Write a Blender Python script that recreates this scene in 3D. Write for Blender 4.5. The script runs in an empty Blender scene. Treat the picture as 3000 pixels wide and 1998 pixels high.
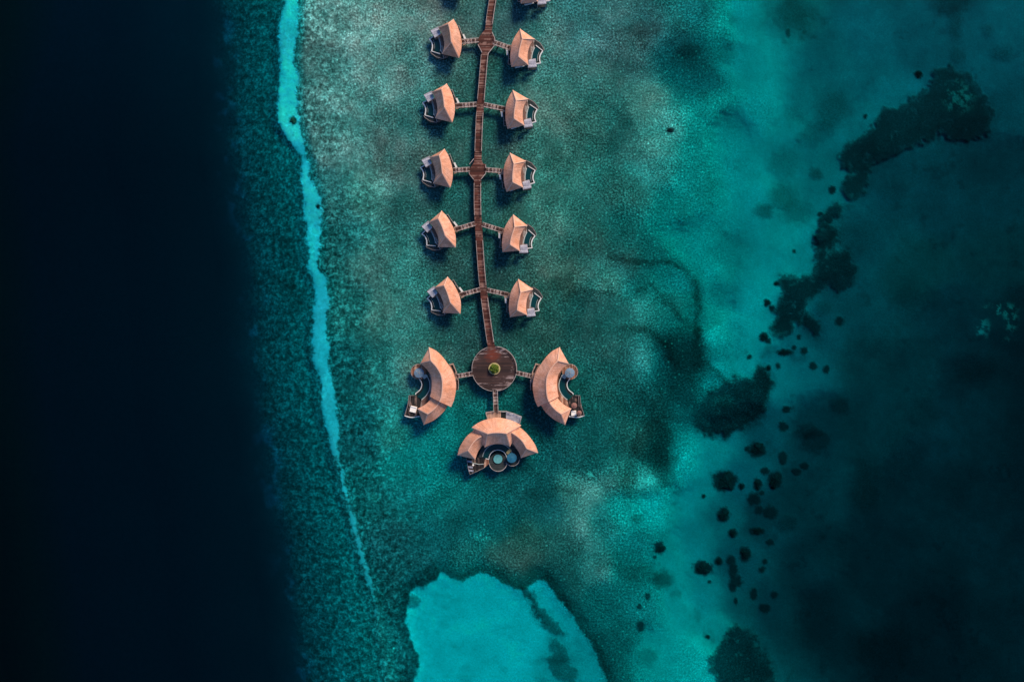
import bpy, math, random
import numpy as np
from mathutils import Vector
R = math.radians
random.seed(7)
scene = bpy.context.scene
col = scene.collection

# ------------------------------------------------------------ camera, light
H = 306.0            # drone altitude, metres
S = 0.13             # metres per photo pixel at the water surface
cam_d = bpy.data.cameras.new('camera')
cam_d.sensor_width = 36.0
cam_d.lens = 36.0 * H / (3000 * S)
cam_d.clip_start = 1.0
cam_d.clip_end = 20000
cam = bpy.data.objects.new('camera', cam_d); col.objects.link(cam)
cam.location = (0, 0, H)
scene.camera = cam

SUN_EL, SUN_AZ = 38.0, 35.0
w = bpy.data.worlds.new('World'); scene.world = w
w.use_nodes = True
nt = w.node_tree
sky = nt.nodes.new('ShaderNodeTexSky'); sky.sky_type = 'NISHITA'
sky.sun_disc = False
sky.ozone_density = 5.0; sky.dust_density = 0.2; sky.air_density = 1.0
sky.sun_elevation = R(SUN_EL); sky.sun_rotation = R(SUN_AZ)
nt.links.new(sky.outputs[0], nt.nodes['Background'].inputs[0])
nt.nodes['Background'].inputs[1].default_value = 0.115
sl = bpy.data.lights.new('sun', 'SUN')
sl.energy = 4.9; sl.angle = R(19.0); sl.color = (1.0, 0.72, 0.47)
so = bpy.data.objects.new('sun', sl); col.objects.link(so)
sd = Vector((math.sin(R(SUN_AZ)) * math.cos(R(SUN_EL)), math.cos(R(SUN_AZ)) * math.cos(R(SUN_EL)), math.sin(R(SUN_EL))))
so.rotation_euler = sd.to_track_quat('Z', 'Y').to_euler()
so.location = (0, 0, 200)
scene.view_settings.view_transform = 'Standard'
scene.view_settings.look = 'None'
scene.view_settings.gamma = 1
scene.view_settings.exposure = 0.15
scene.cycles.transparent_max_bounces = 12

# ------------------------------------------------------------ helpers
def W(px, py, z=0.0):
    "a point of the photograph (3000 px wide) at height z -> metres"
    k = S * (H - z) / H
    return ((px - 1500) * k, (999 - py) * k)

def conv(ox, oy, sc):
    return lambda x, y: (ox + x / sc, oy + y / sc)
cR1 = conv(1460, 70, 10.456)
cBL = conv(1170, 980, 5.6)
cBR = conv(1450, 980, 5.6)
cS = conv(1300, 1140, 5.806)

def pts(c, lst, z=0.0):
    return [W(*c(x, y), z) for x, y in lst]

def resample(p, n):
    p = [Vector((a[0], a[1], a[2] if len(a) > 2 else 0)) for a in p]
    L = [0]
    for a, b in zip(p, p[1:]): L.append(L[-1] + (b - a).length)
    out = []
    j = 0
    for i in range(n):
        t = L[-1] * i / (n - 1)
        while j < len(L) - 2 and L[j + 1] < t: j += 1
        f = (t - L[j]) / max(1e-9, L[j + 1] - L[j])
        out.append(p[j].lerp(p[j + 1], f))
    return out

def smooth(p, n=17):
    "catmull-rom through the points, n samples"
    P = [Vector((a[0], a[1], a[2] if len(a) > 2 else 0)) for a in p]
    if len(P) < 3: return resample(p, n)
    P = [P[0] * 2 - P[1]] + P + [P[-1] * 2 - P[-2]]
    o = []
    for i in range(1, len(P) - 2):
        for k in range(8):
            t = k / 8
            a, b, c, d = P[i - 1:i + 3]
            o.append(0.5 * ((2 * b) + (c - a) * t + (2 * a - 5 * b + 4 * c - d) * t * t + (3 * b - a - 3 * c + d) * t ** 3))
    o.append(P[-2])
    return resample(o, n)

def area(p):
    return 0.5 * sum(p[i][0] * p[(i + 1) % len(p)][1] - p[(i + 1) % len(p)][0] * p[i][1] for i in range(len(p)))

class MB:
    def __init__(s): s.v = []; s.f = []
    def add(s, vs, fs):
        n = len(s.v); s.v += [tuple(a) for a in vs]; s.f += [tuple(i + n for i in f) for f in fs]; return s
    def prism(s, p, z0, z1):
        p = [(a[0], a[1]) for a in p]
        if area(p) < 0: p = p[::-1]
        n = len(p)
        vs = [(a, b, z0) for a, b in p] + [(a, b, z1) for a, b in p]
        fs = [tuple(range(n - 1, -1, -1)), tuple(range(n, 2 * n))]
        fs += [(i, (i + 1) % n, n + (i + 1) % n, n + i) for i in range(n)]
        return s.add(vs, fs)
    def band(s, path, wd, z0, z1, closed=False, zs=None):
        "a strip of width wd along a path"
        P = [Vector((a[0], a[1])) for a in path]; n = len(P)
        L, Rr = [], []
        for i in range(n):
            if closed: d = P[(i + 1) % n] - P[i - 1]
            else: d = P[min(n - 1, i + 1)] - P[max(0, i - 1)]
            d.normalize(); nn = Vector((-d.y, d.x))
            ww = wd[i] if isinstance(wd, (list, tuple)) else wd
            L.append(P[i] + nn * ww / 2); Rr.append(P[i] - nn * ww / 2)
        vs = []
        for i in range(n):
            a = zs[i] if zs else 0
            vs += [(L[i].x, L[i].y, z0 + a), (Rr[i].x, Rr[i].y, z0 + a), (Rr[i].x, Rr[i].y, z1 + a), (L[i].x, L[i].y, z1 + a)]
        fs = []
        for i in range(n if closed else n - 1):
            a, b = 4 * i, 4 * ((i + 1) % n)
            for k in range(4): fs.append((a + k, a + (k + 1) % 4, b + (k + 1) % 4, b + k))
        if not closed: fs += [(3, 2, 1, 0), (4 * n - 4, 4 * n - 3, 4 * n - 2, 4 * n - 1)]
        return s.add(vs, fs)
    def beam(s, a, b, w_, h_):
        "box beam between two 3d points"
        a, b = Vector(a), Vector(b); d = (b - a).normalized()
        up = Vector((0, 0, 1)) if abs(d.z) < 0.9 else Vector((1, 0, 0))
        x = d.cross(up).normalized() * w_ / 2; y = x.cross(d).normalized() * h_ / 2
        vs = [p + i * x + j * y for p in (a, b) for i, j in ((-1, -1), (1, -1), (1, 1), (-1, 1))]
        return s.add(vs, [(3, 2, 1, 0), (4, 5, 6, 7)] + [(k, (k + 1) % 4, 4 + (k + 1) % 4, 4 + k) for k in range(4)])
    def box(s, x, y, z, a, b, c, rot=0):
        ca, sa = math.cos(rot), math.sin(rot)
        p = [(x + i * a / 2 * ca - j * b / 2 * sa, y + i * a / 2 * sa + j * b / 2 * ca) for i, j in ((-1, -1), (1, -1), (1, 1), (-1, 1))]
        return s.prism(p, z, z + c)
    def cyl(s, x, y, z0, z1, r0, r1=None, n=20):
        r1 = r0 if r1 is None else r1
        vs = [(x + r0 * math.cos(2 * math.pi * i / n), y + r0 * math.sin(2 * math.pi * i / n), z0) for i in range(n)]
        vs += [(x + r1 * math.cos(2 * math.pi * i / n), y + r1 * math.sin(2 * math.pi * i / n), z1) for i in range(n)]
        return s.add(vs, [tuple(range(n - 1, -1, -1)), tuple(range(n, 2 * n))] + [(i, (i + 1) % n, n + (i + 1) % n, n + i) for i in range(n)])
    def build(s, name, mat, parent=None, at=(0, 0, 0), smooth_=False):
        me = bpy.data.meshes.new(name)
        me.from_pydata([(a - at[0], b - at[1], c - at[2]) for a, b, c in s.v], [], s.f)
        me.update()
        if mat: me.materials.append(mat)
        o = bpy.data.objects.new(name, me); col.objects.link(o)
        if parent: o.parent = parent
        if smooth_: me.polygons.foreach_set('use_smooth', [True] * len(me.polygons))
        return o

def circ(x, y, r, n=32, a0=0, a1=360):
    full = abs(a1 - a0) >= 360
    return [(x + r * math.cos(R(a0 + (a1 - a0) * i / (n if full else n - 1))), y + r * math.sin(R(a0 + (a1 - a0) * i / (n if full else n - 1)))) for i in range(n)]

def tag(o, label=None, cat=None, group=None, kind=None):
    if label: o['label'] = label
    if cat: o['category'] = cat
    if group: o['group'] = group
    if kind: o['kind'] = kind
    return o

def empty(name, loc=(0, 0, 0), rz=0):
    o = bpy.data.objects.new(name, None); col.objects.link(o)
    o.location = loc; o.rotation_euler.z = rz; o.empty_display_size = 0.5
    return o

def copy_tree(o, parent=None):
    c = o.copy(); col.objects.link(c)
    if parent: c.parent = parent
    for ch in [x for x in list(bpy.data.objects) if x.parent == o]: copy_tree(ch, c)
    return c

# ------------------------------------------------------------ materials
def lin(c):
    return tuple((v / 12.92 if v <= 0.04045 else ((v + 0.055) / 1.055) ** 2.4) for v in [x / 255 for x in c])

class NT:
    def __init__(s, name):
        s.m = bpy.data.materials.new(name); s.m.use_nodes = True
        s.t = s.m.node_tree; s.bsdf = s.t.nodes['Principled BSDF']; s.out = s.t.nodes['Material Output']
    def n(s, typ, **kw):
        x = s.t.nodes.new(typ)
        for k, v in kw.items():
            if k.startswith('i_'): x.inputs[k[2:].replace('_', ' ')].default_value = v
            else: setattr(x, k, v)
        return x
    def l(s, a, b): s.t.links.new(a, b)
    def math(s, op, a, b=None, c=None):
        x = s.n('ShaderNodeMath', operation=op)
        for i, v in enumerate((a, b, c)):
            if v is None: continue
            if isinstance(v, (int, float)): x.inputs[i].default_value = v
            else: s.l(v, x.inputs[i])
        return x.outputs[0]
    def mix(s, f, a, b, bt='MIX'):
        x = s.n('ShaderNodeMix', data_type='RGBA', blend_type=bt)
        for i, v in ((0, f), (6, a), (7, b)):
            if isinstance(v, (int, float)): x.inputs[i].default_value = v
            elif isinstance(v, tuple): x.inputs[i].default_value = v if len(v) == 4 else (*v, 1)
            else: s.l(v, x.inputs[i])
        return x.outputs[2]
    def rng(s, v, a, b, c, d):
        x = s.n('ShaderNodeMapRange'); s.l(v, x.inputs[0])
        for i, k in enumerate((a, b, c, d)): x.inputs[i + 1].default_value = k
        return x.outputs[0]
    def noise(s, vec, scale, detail=3, rough=0.6, dist=0.0):
        x = s.n('ShaderNodeTexNoise'); s.l(vec, x.inputs['Vector'])
        x.inputs['Scale'].default_value = scale; x.inputs['Detail'].default_value = detail
        x.inputs['Roughness'].default_value = rough; x.inputs['Distortion'].default_value = dist
        return x.outputs[0]

def plain(name, c, rough=0.7, var=0.25, scale=2.0, spec=0.3):
    m = NT(name); tc = m.n('ShaderNodeTexCoord')
    nz = m.noise(tc.outputs['Object'], scale, 4)
    f = m.rng(nz, 0.3, 0.7, 1 - var, 1 + var)
    cc = m.n('ShaderNodeRGB'); cc.outputs[0].default_value = (*c, 1)
    v = m.n('ShaderNodeVectorMath', operation='SCALE'); m.l(cc.outputs[0], v.inputs[0]); m.l(f, v.inputs['Scale'])
    m.l(v.outputs[0], m.bsdf.inputs['Base Color'])
    m.bsdf.inputs['Roughness'].default_value = rough
    m.bsdf.inputs['Specular IOR Level'].default_value = spec
    return m.m

def planks(name, c1, c2, width=0.3, axis=1, pale=None, pale_amt=0.25, rough=0.75, patch=0.12, gap=True, streak=False):
    "boards laid across the axis, each with its own tone"
    m = NT(name); tc = m.n('ShaderNodeTexCoord')
    sp = m.n('ShaderNodeSeparateXYZ'); m.l(tc.outputs['Object'], sp.inputs[0])
    y = m.math('DIVIDE', sp.outputs[axis], width)
    fl = m.math('FLOOR', y)
    wn = m.n('ShaderNodeTexWhiteNoise', noise_dimensions='1D'); m.l(fl, wn.inputs['W'])
    colr = m.mix(wn.outputs[0], c1, c2)
    nz = m.noise(tc.outputs['Object'], patch, 4, 0.6)
    if pale:
        wn2 = m.n('ShaderNodeTexWhiteNoise', noise_dimensions='1D'); m.l(m.math('ADD', fl, 77.3), wn2.inputs['W'])
        # weathered boards: some boards, in patches, pale
        st = m.noise(tc.outputs['Object'], 0.7, 3, 0.7)
        if streak:
            vm = m.n('ShaderNodeVectorMath', operation='MULTIPLY'); m.l(tc.outputs['Object'], vm.inputs[0]); vm.inputs[1].default_value = (0.28, 1.5, 1)
            st = m.noise(vm.outputs[0], 1.0, 4, 0.75, 0.4)
            st = m.math('ADD', m.math('MULTIPLY', m.math('SUBTRACT', st, 0.5), 3.0), 0.5)
        k = m.math('ADD', m.math('MULTIPLY', wn2.outputs[0], 0.35 if streak else 1.0), m.math('MULTIPLY', m.math('SUBTRACT', nz, 0.5), 1.6))
        k = m.math('ADD', k, m.math('SUBTRACT', st, 0.5))
        if streak:      # shade painted into the middle as darker boards; the weathered rim bleaches
            ln = m.n('ShaderNodeVectorMath', operation='LENGTH'); m.l(tc.outputs['Object'], ln.inputs[0])
            k = m.math('ADD', k, m.rng(ln.outputs['Value'], 3.5, 8.5, -0.22, 0.16))
            dv = m.n('ShaderNodeVectorMath', operation='DISTANCE'); m.l(tc.outputs['Object'], dv.inputs[0]); dv.inputs[1].default_value = (-0.8, 5.3, 1.8)
            colr = m.mix(m.rng(m.math('ADD', dv.outputs['Value'], m.math('MULTIPLY', st, 2.0)), 1.8, 4.4, 0.9, 0), colr, (0.14, 0.035, 0.024))
        k = m.rng(k, 1 - pale_amt - 0.15, 1 - pale_amt + 0.15, 0, 1)
        colr = m.mix(k, colr, pale)
    f = m.rng(nz, 0.3, 0.7, 0.7, 1.3)
    if gap:
        fr = m.math('FRACT', y)
        g = m.math('LESS_THAN', fr, 0.12)
        f = m.math('MULTIPLY', f, m.math('SUBTRACT', 1.0, m.math('MULTIPLY', g, 0.6)))
    v = m.n('ShaderNodeVectorMath', operation='SCALE'); m.l(colr, v.inputs[0]); m.l(f, v.inputs['Scale'])
    m.l(v.outputs[0], m.bsdf.inputs['Base Color'])
    m.bsdf.inputs['Roughness'].default_value = rough
    m.bsdf.inputs['Specular IOR Level'].default_value = 0.2
    return m.m

def thatch():
    m = NT('thatch'); tc = m.n('ShaderNodeTexCoord')
    oi0 = m.n('ShaderNodeObjectInfo'); of = m.n('ShaderNodeVectorMath', operation='SCALE'); of.inputs[0].default_value = (90, 70, 0); m.l(oi0.outputs['Random'], of.inputs['Scale'])
    ad = m.n('ShaderNodeVectorMath', operation='ADD'); m.l(tc.outputs['Object'], ad.inputs[0]); m.l(of.outputs[0], ad.inputs[1]); ob = ad.outputs[0]
    big = m.noise(ob, 0.22, 4, 0.6)
    fine = m.noise(ob, 3.2, 4, 0.75)
    c = m.mix(m.rng(big, 0.35, 0.65, 0, 1), (0.60, 0.29, 0.19), (0.65, 0.39, 0.31))
    c = m.mix(m.rng(m.noise(ob, 0.9, 3, 0.7), 0.56, 0.72, 0, 0.55), c, (0.42, 0.18, 0.10))
    # courses of thatch: thin level lines round the roof
    sp = m.n('ShaderNodeSeparateXYZ'); m.l(ob, sp.inputs[0])
    wv = m.math('SINE', m.math('MULTIPLY', m.math('ADD', sp.outputs[2], m.math('MULTIPLY', fine, 0.06)), 34))
    f = m.math('MULTIPLY', m.rng(fine, 0.3, 0.7, 0.70, 1.26), m.rng(wv, -1, 1, 0.95, 1.03))
    oi = m.n('ShaderNodeObjectInfo')
    f = m.math('MULTIPLY', f, m.rng(oi.outputs['Random'], 0, 1, 0.88, 1.10))
    f = m.math('MULTIPLY', f, m.rng(m.noise(ob, 0.55, 4, 0.7), 0.35, 0.65, 0.88, 1.10))
    al = m.n('ShaderNodeAttribute', attribute_name='along')
    cx = m.n('ShaderNodeCombineXYZ'); m.l(m.math('MULTIPLY', al.outputs['Fac'], 1.5), cx.inputs[0]); m.l(m.math('MULTIPLY', sp.outputs[2], 0.22), cx.inputs[1]); m.l(m.math('MULTIPLY', oi.outputs['Random'], 40), cx.inputs[2])
    f = m.math('MULTIPLY', f, m.rng(m.noise(cx.outputs[0], 1.0, 4, 0.75), 0.3, 0.7, 0.74, 1.24))
    v = m.n('ShaderNodeVectorMath', operation='SCALE'); m.l(c, v.inputs[0]); m.l(f, v.inputs['Scale'])
    m.l(v.outputs[0], m.bsdf.inputs['Base Color'])
    m.bsdf.inputs['Roughness'].default_value = 0.85
    m.bsdf.inputs['Specular IOR Level'].default_value = 0.15
    bp = m.n('ShaderNodeBump', i_Strength=0.18, i_Distance=0.06); m.l(fine, bp.inputs['Height'])
    m.l(bp.outputs[0], m.bsdf.inputs['Normal'])
    return m.m

def seabed_mat():
    m = NT('seabed'); geo = m.n('ShaderNodeTexCoord'); ob = geo.outputs['Object']
    a = m.n('ShaderNodeVertexColor', layer_name='bed')
    g = m.n('ShaderNodeVertexColor', layer_name='grain')
    sg = m.n('ShaderNodeSeparateColor'); m.l(g.outputs[0], sg.inputs[0])
    amt, fineness, fleck = sg.outputs[0], sg.outputs[1], sg.outputs[2]
    # flatten so that the pattern does not change with depth
    mp = m.n('ShaderNodeVectorMath', operation='MULTIPLY'); m.l(ob, mp.inputs[0]); mp.inputs[1].default_value = (1, 1, 0.0)
    p = mp.outputs[0]
    ca = m.math('ADD', m.math('MULTIPLY', m.noise(p, 0.50, 4, 0.68, 0.2), 0.75), m.math('MULTIPLY', m.noise(p, 1.1, 4, 0.75, 0.1), 0.60))
    coarse = m.math('SUBTRACT', ca, 0.175)
    fine = m.noise(p, 1.35, 5, 0.80, 0.1)
    sel = m.n('ShaderNodeMix', data_type='FLOAT'); m.l(fineness, sel.inputs[0]); m.l(coarse, sel.inputs[2]); m.l(fine, sel.inputs[3])
    n1 = sel.outputs[0]
    mid = m.noise(p, 0.11, 4, 0.6, 0.5)
    # log tone = amt * (...)
    t = m.math('ADD', m.math('MULTIPLY', m.math('SUBTRACT', n1, 0.5), 10.5), m.math('MULTIPLY', m.math('SUBTRACT', mid, 0.5), 1.7))
    t = m.math('MULTIPLY', t, amt)
    f = m.math('EXPONENT', m.math('MINIMUM', m.math('MAXIMUM', t, -1.7), 1.15))
    f = m.math('MULTIPLY', f, 0.93)
    # pale flecks: rubble and sand pockets
    vo = m.n('ShaderNodeTexVoronoi', feature='F1'); m.l(p, vo.inputs['Vector']); vo.inputs['Scale'].default_value = 0.75
    wn = m.n('ShaderNodeSeparateColor'); m.l(vo.outputs['Color'], wn.inputs[0])
    thr = m.math('LESS_THAN', wn.outputs[0], 0.17)
    bl = m.rng(vo.outputs['Distance'], 0.05, 0.34, 1, 0)
    fl = m.math('MULTIPLY', m.math('MULTIPLY', bl, thr), fleck)
    f = m.math('MULTIPLY', f, m.math('ADD', 1.0, m.math('MULTIPLY', fl, 1.6)))
    v = m.n('ShaderNodeVectorMath', operation='SCALE'); m.l(a.outputs[0], v.inputs[0]); m.l(f, v.inputs['Scale'])
    c = m.mix(m.math('MULTIPLY', fl, 0.35), v.outputs[0], (0.55, 0.55, 0.5))
    m.l(c, m.bsdf.inputs['Base Color'])
    m.bsdf.inputs['Roughness'].default_value = 1.0
    m.bsdf.inputs['Specular IOR Level'].default_value = 0.0
    return m.m

def water_mat():
    m = NT('sea_water')
    m.t.nodes.remove(m.bsdf)
    tr = m.n('ShaderNodeBsdfTransparent')
    gl = m.n('ShaderNodeBsdfGlossy'); gl.inputs['Roughness'].default_value = 0.12
    tc = m.n('ShaderNodeTexCoord')
    nz = m.noise(tc.outputs['Object'], 0.5, 5, 0.6, 0.3)
    bp = m.n('ShaderNodeBump', i_Strength=0.35, i_Distance=0.25); m.l(nz, bp.inputs['Height'])
    m.l(bp.outputs[0], gl.inputs['Normal'])
    fr = m.n('ShaderNodeFresnel'); fr.inputs['IOR'].default_value = 1.16
    mx = m.n('ShaderNodeMixShader'); m.l(fr.outputs[0], mx.inputs[0]); m.l(tr.outputs[0], mx.inputs[1]); m.l(gl.outputs[0], mx.inputs[2])
    m.l(mx.outputs[0], m.out.inputs['Surface'])
    va = m.n('ShaderNodeVolumeAbsorption')
    va.inputs['Density'].default_value = SIG[0]
    va.inputs['Color'].default_value = (0, 1 - SIG[1] / SIG[0], 1 - SIG[2] / SIG[0], 1)
    m.l(va.outputs[0], m.out.inputs['Volume'])
    return m.m

SIG = (0.80, 0.052, 0.047)     # absorption per metre, red green blue
PATH = 2.35                    # metres of water crossed per metre of depth
E = 0.765
EB = 0.655                       # what a white level surface renders as

M = dict(
    thatch=thatch(),
    ridge=plain('ridge_thatch', (0.60, 0.40, 0.33), 0.9, 0.15, 3),
    wall=plain('timber_wall', (0.28, 0.17, 0.11), 0.7, 0.25, 1.5),
    glass=plain('dark_glass', (0.02, 0.03, 0.035), 0.08, 0.1, 1, 0.5),
    pier=planks('pier_boards', (0.035, 0.015, 0.015), (0.11, 0.038, 0.032), 0.30, 1, (0.20, 0.13, 0.12), 0.20, patch=0.3),
    round=planks('round_deck_boards', (0.026, 0.019, 0.023), (0.058, 0.036, 0.036), 0.42, 1, (0.25, 0.21, 0.23), 0.38, patch=0.12, streak=True),
    walk=planks('walkway_boards', (0.045, 0.026, 0.026), (0.13, 0.075, 0.066), 0.5, 1, (0.32, 0.27, 0.27), 0.34, patch=0.35),
    rail=plain('weathered_rail', (0.33, 0.32, 0.34), 0.7, 0.4, 0.8),
    terrace=planks('terrace_boards', (0.10, 0.06, 0.055), (0.20, 0.13, 0.12), 0.35, 0, (0.3, 0.3, 0.31), 0.25, patch=0.5),
    entry=planks('entry_boards', (0.30, 0.19, 0.15), (0.48, 0.34, 0.29), 0.35, 0, patch=0.5),
    greydeck=planks('silver_boards', (0.27, 0.31, 0.42), (0.38, 0.43, 0.56), 0.3, 1, (0.5, 0.56, 0.7), 0.2, patch=0.6),
    darkdeck=planks('dark_stained_boards', (0.02, 0.03, 0.038), (0.04, 0.055, 0.062), 0.35, 1, patch=0.4),
    black=planks('black_boards', (0.012, 0.013, 0.017), (0.03, 0.03, 0.034), 0.35, 0, (0.16, 0.12, 0.11), 0.12, patch=0.5),
    white=plain('white_coping', (0.58, 0.66, 0.72), 0.6, 0.15, 1.5),
    whitetop=plain('white_cushion', (0.78, 0.84, 0.88), 0.8, 0.05, 1.5),
    coping=plain('stone_coping', (0.38, 0.48, 0.52), 0.6, 0.2, 1.5),
    gutter=plain('wet_black_stone', (0.008, 0.016, 0.018), 0.5, 0.2, 1.5),
    pool=plain('pool_water', (0.003, 0.040, 0.052), 0.12, 0.15, 0.6, 0.3),
    poolteal=plain('shallow_pool_water', (0.03, 0.15, 0.19), 0.15, 0.2, 0.8, 0.3),
    jacuzzi=plain('jacuzzi_water', (0.10, 0.36, 0.42), 0.2, 0.2, 1.2, 0.3),
    bluecanopy=plain('blue_grey_canvas', (0.12, 0.23, 0.36), 0.7, 0.2, 1.5),
    bluedeep=plain('deep_blue_canvas', (0.012, 0.13, 0.25), 0.7, 0.2, 1.2),
    browndeck=planks('red_brown_boards', (0.16, 0.075, 0.055), (0.32, 0.17, 0.12), 0.35, 0, (0.45, 0.32, 0.26), 0.2, patch=0.5),
    pile=plain('timber_pile', (0.08, 0.06, 0.05), 0.9, 0.3, 2),
    planter=plain('pale_planter', (0.42, 0.38, 0.20), 0.8, 0.2, 2),
    umb=plain('brown_canvas', (0.22, 0.12, 0.11), 0.8, 0.2, 2),
    rock=plain('grey_brown_rock', (0.16, 0.10, 0.08), 1.0, 0.5, 0.8, 0.0),
    coral=plain('dark_coral', (0.045, 0.040, 0.046), 1.0, 0.5, 0.6, 0.0),
)

# ------------------------------------------------------------ the seabed
rng = np.random.RandomState(11)
def vnoise(x, y, scale, seed=0):
    "gradient-free value noise on numpy arrays, about -1..1"
    rs = np.random.RandomState(seed + 100)
    tab = rs.rand(256, 256) * 2 - 1
    u, v = x / scale, y / scale
    i, j = np.floor(u).astype(int), np.floor(v).astype(int)
    fu, fv = u - i, v - j
    fu = fu * fu * (3 - 2 * fu); fv = fv * fv * (3 - 2 * fv)
    g = lambda a, b: tab[a & 255, b & 255]
    return (g(i, j) * (1 - fu) + g(i + 1, j) * fu) * (1 - fv) + (g(i, j + 1) * (1 - fu) + g(i + 1, j + 1) * fu) * fv
def fbm(x, y, scale, seed=0, octv=4, rough=0.55):
    o = 0; a = 1; t = 0
    for k in range(octv):
        o = o + a * vnoise(x + 13.7 * k, y - 7.1 * k, scale / 2 ** k, seed + k); t += a; a *= rough
    return o / t
def sstep(a, b, x):
    t = np.clip((x - a) / (b - a), 0, 1); return t * t * (3 - 2 * t)
def sdf(x, y, poly):
    "signed distance, negative inside"
    out = np.full(x.shape, 1e3)
    P = np.array(poly, float); m = 70
    sel = (x > P[:, 0].min() - m) & (x < P[:, 0].max() + m) & (y > P[:, 1].min() - m) & (y < P[:, 1].max() + m)
    if not sel.any(): return out
    a, b = x[sel], y[sel]
    d2 = np.full(a.shape, 1e12); ins = np.zeros(a.shape, bool)
    for k in range(len(P)):
        p, q = P[k], P[(k + 1) % len(P)]; e = q - p
        t = np.clip(((a - p[0]) * e[0] + (b - p[1]) * e[1]) / (e @ e + 1e-9), 0, 1)
        d2 = np.minimum(d2, (a - p[0] - t * e[0]) ** 2 + (b - p[1] - t * e[1]) ** 2)
        if p[1] != q[1]:
            c = ((p[1] > b) != (q[1] > b)) & (a < (q[0] - p[0]) * (b - p[1]) / (q[1] - p[1]) + p[0])
            ins ^= c
    d = np.sqrt(d2); d[ins] *= -1
    out[sel] = d
    return out
def dline(x, y, line):
    out = np.full(x.shape, 1e3)
    P = np.array(line, float); m = 80
    sel = (x > P[:, 0].min() - m) & (x < P[:, 0].max() + m) & (y > P[:, 1].min() - m) & (y < P[:, 1].max() + m)
    a, b = x[sel], y[sel]; d2 = np.full(a.shape, 1e12)
    for p, q in zip(P, P[1:]):
        e = q - p; t = np.clip(((a - p[0]) * e[0] + (b - p[1]) * e[1]) / (e @ e + 1e-9), 0, 1)
        d2 = np.minimum(d2, (a - p[0] - t * e[0]) ** 2 + (b - p[1] - t * e[1]) ** 2)
    out[sel] = np.sqrt(d2)
    return out
def crop(ox, oy, sc, lst): return [(ox + a / sc, oy + b / sc) for a, b in lst]

ALB = 0.75     # coral sand
def solve(c):
    r, g, b = lin(c)
    if c[0] > 8:
        d = min(2.6, max(0.5, -math.log(r / g / 1.12) / ((SIG[0] - SIG[1]) * PATH)))
        ag = g / (E * math.exp(-SIG[1] * PATH * d))
    elif c[0] > 3:
        d = 2.9; ag = g / (E * math.exp(-SIG[1] * PATH * d))
    else:
        ag = float(np.interp(g, [0.010, 0.03, 0.10, 0.16], [0.11, 0.17, 0.40, 0.62]))
        d = max(3.0, -math.log(g / (E * ag)) / (SIG[1] * PATH))
        d = min(d, 34); ag = g / (E * math.exp(-SIG[1] * PATH * d))
    ab = b / (EB * math.exp(-SIG[2] * PATH * d))
    return d, ag, ab

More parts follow.
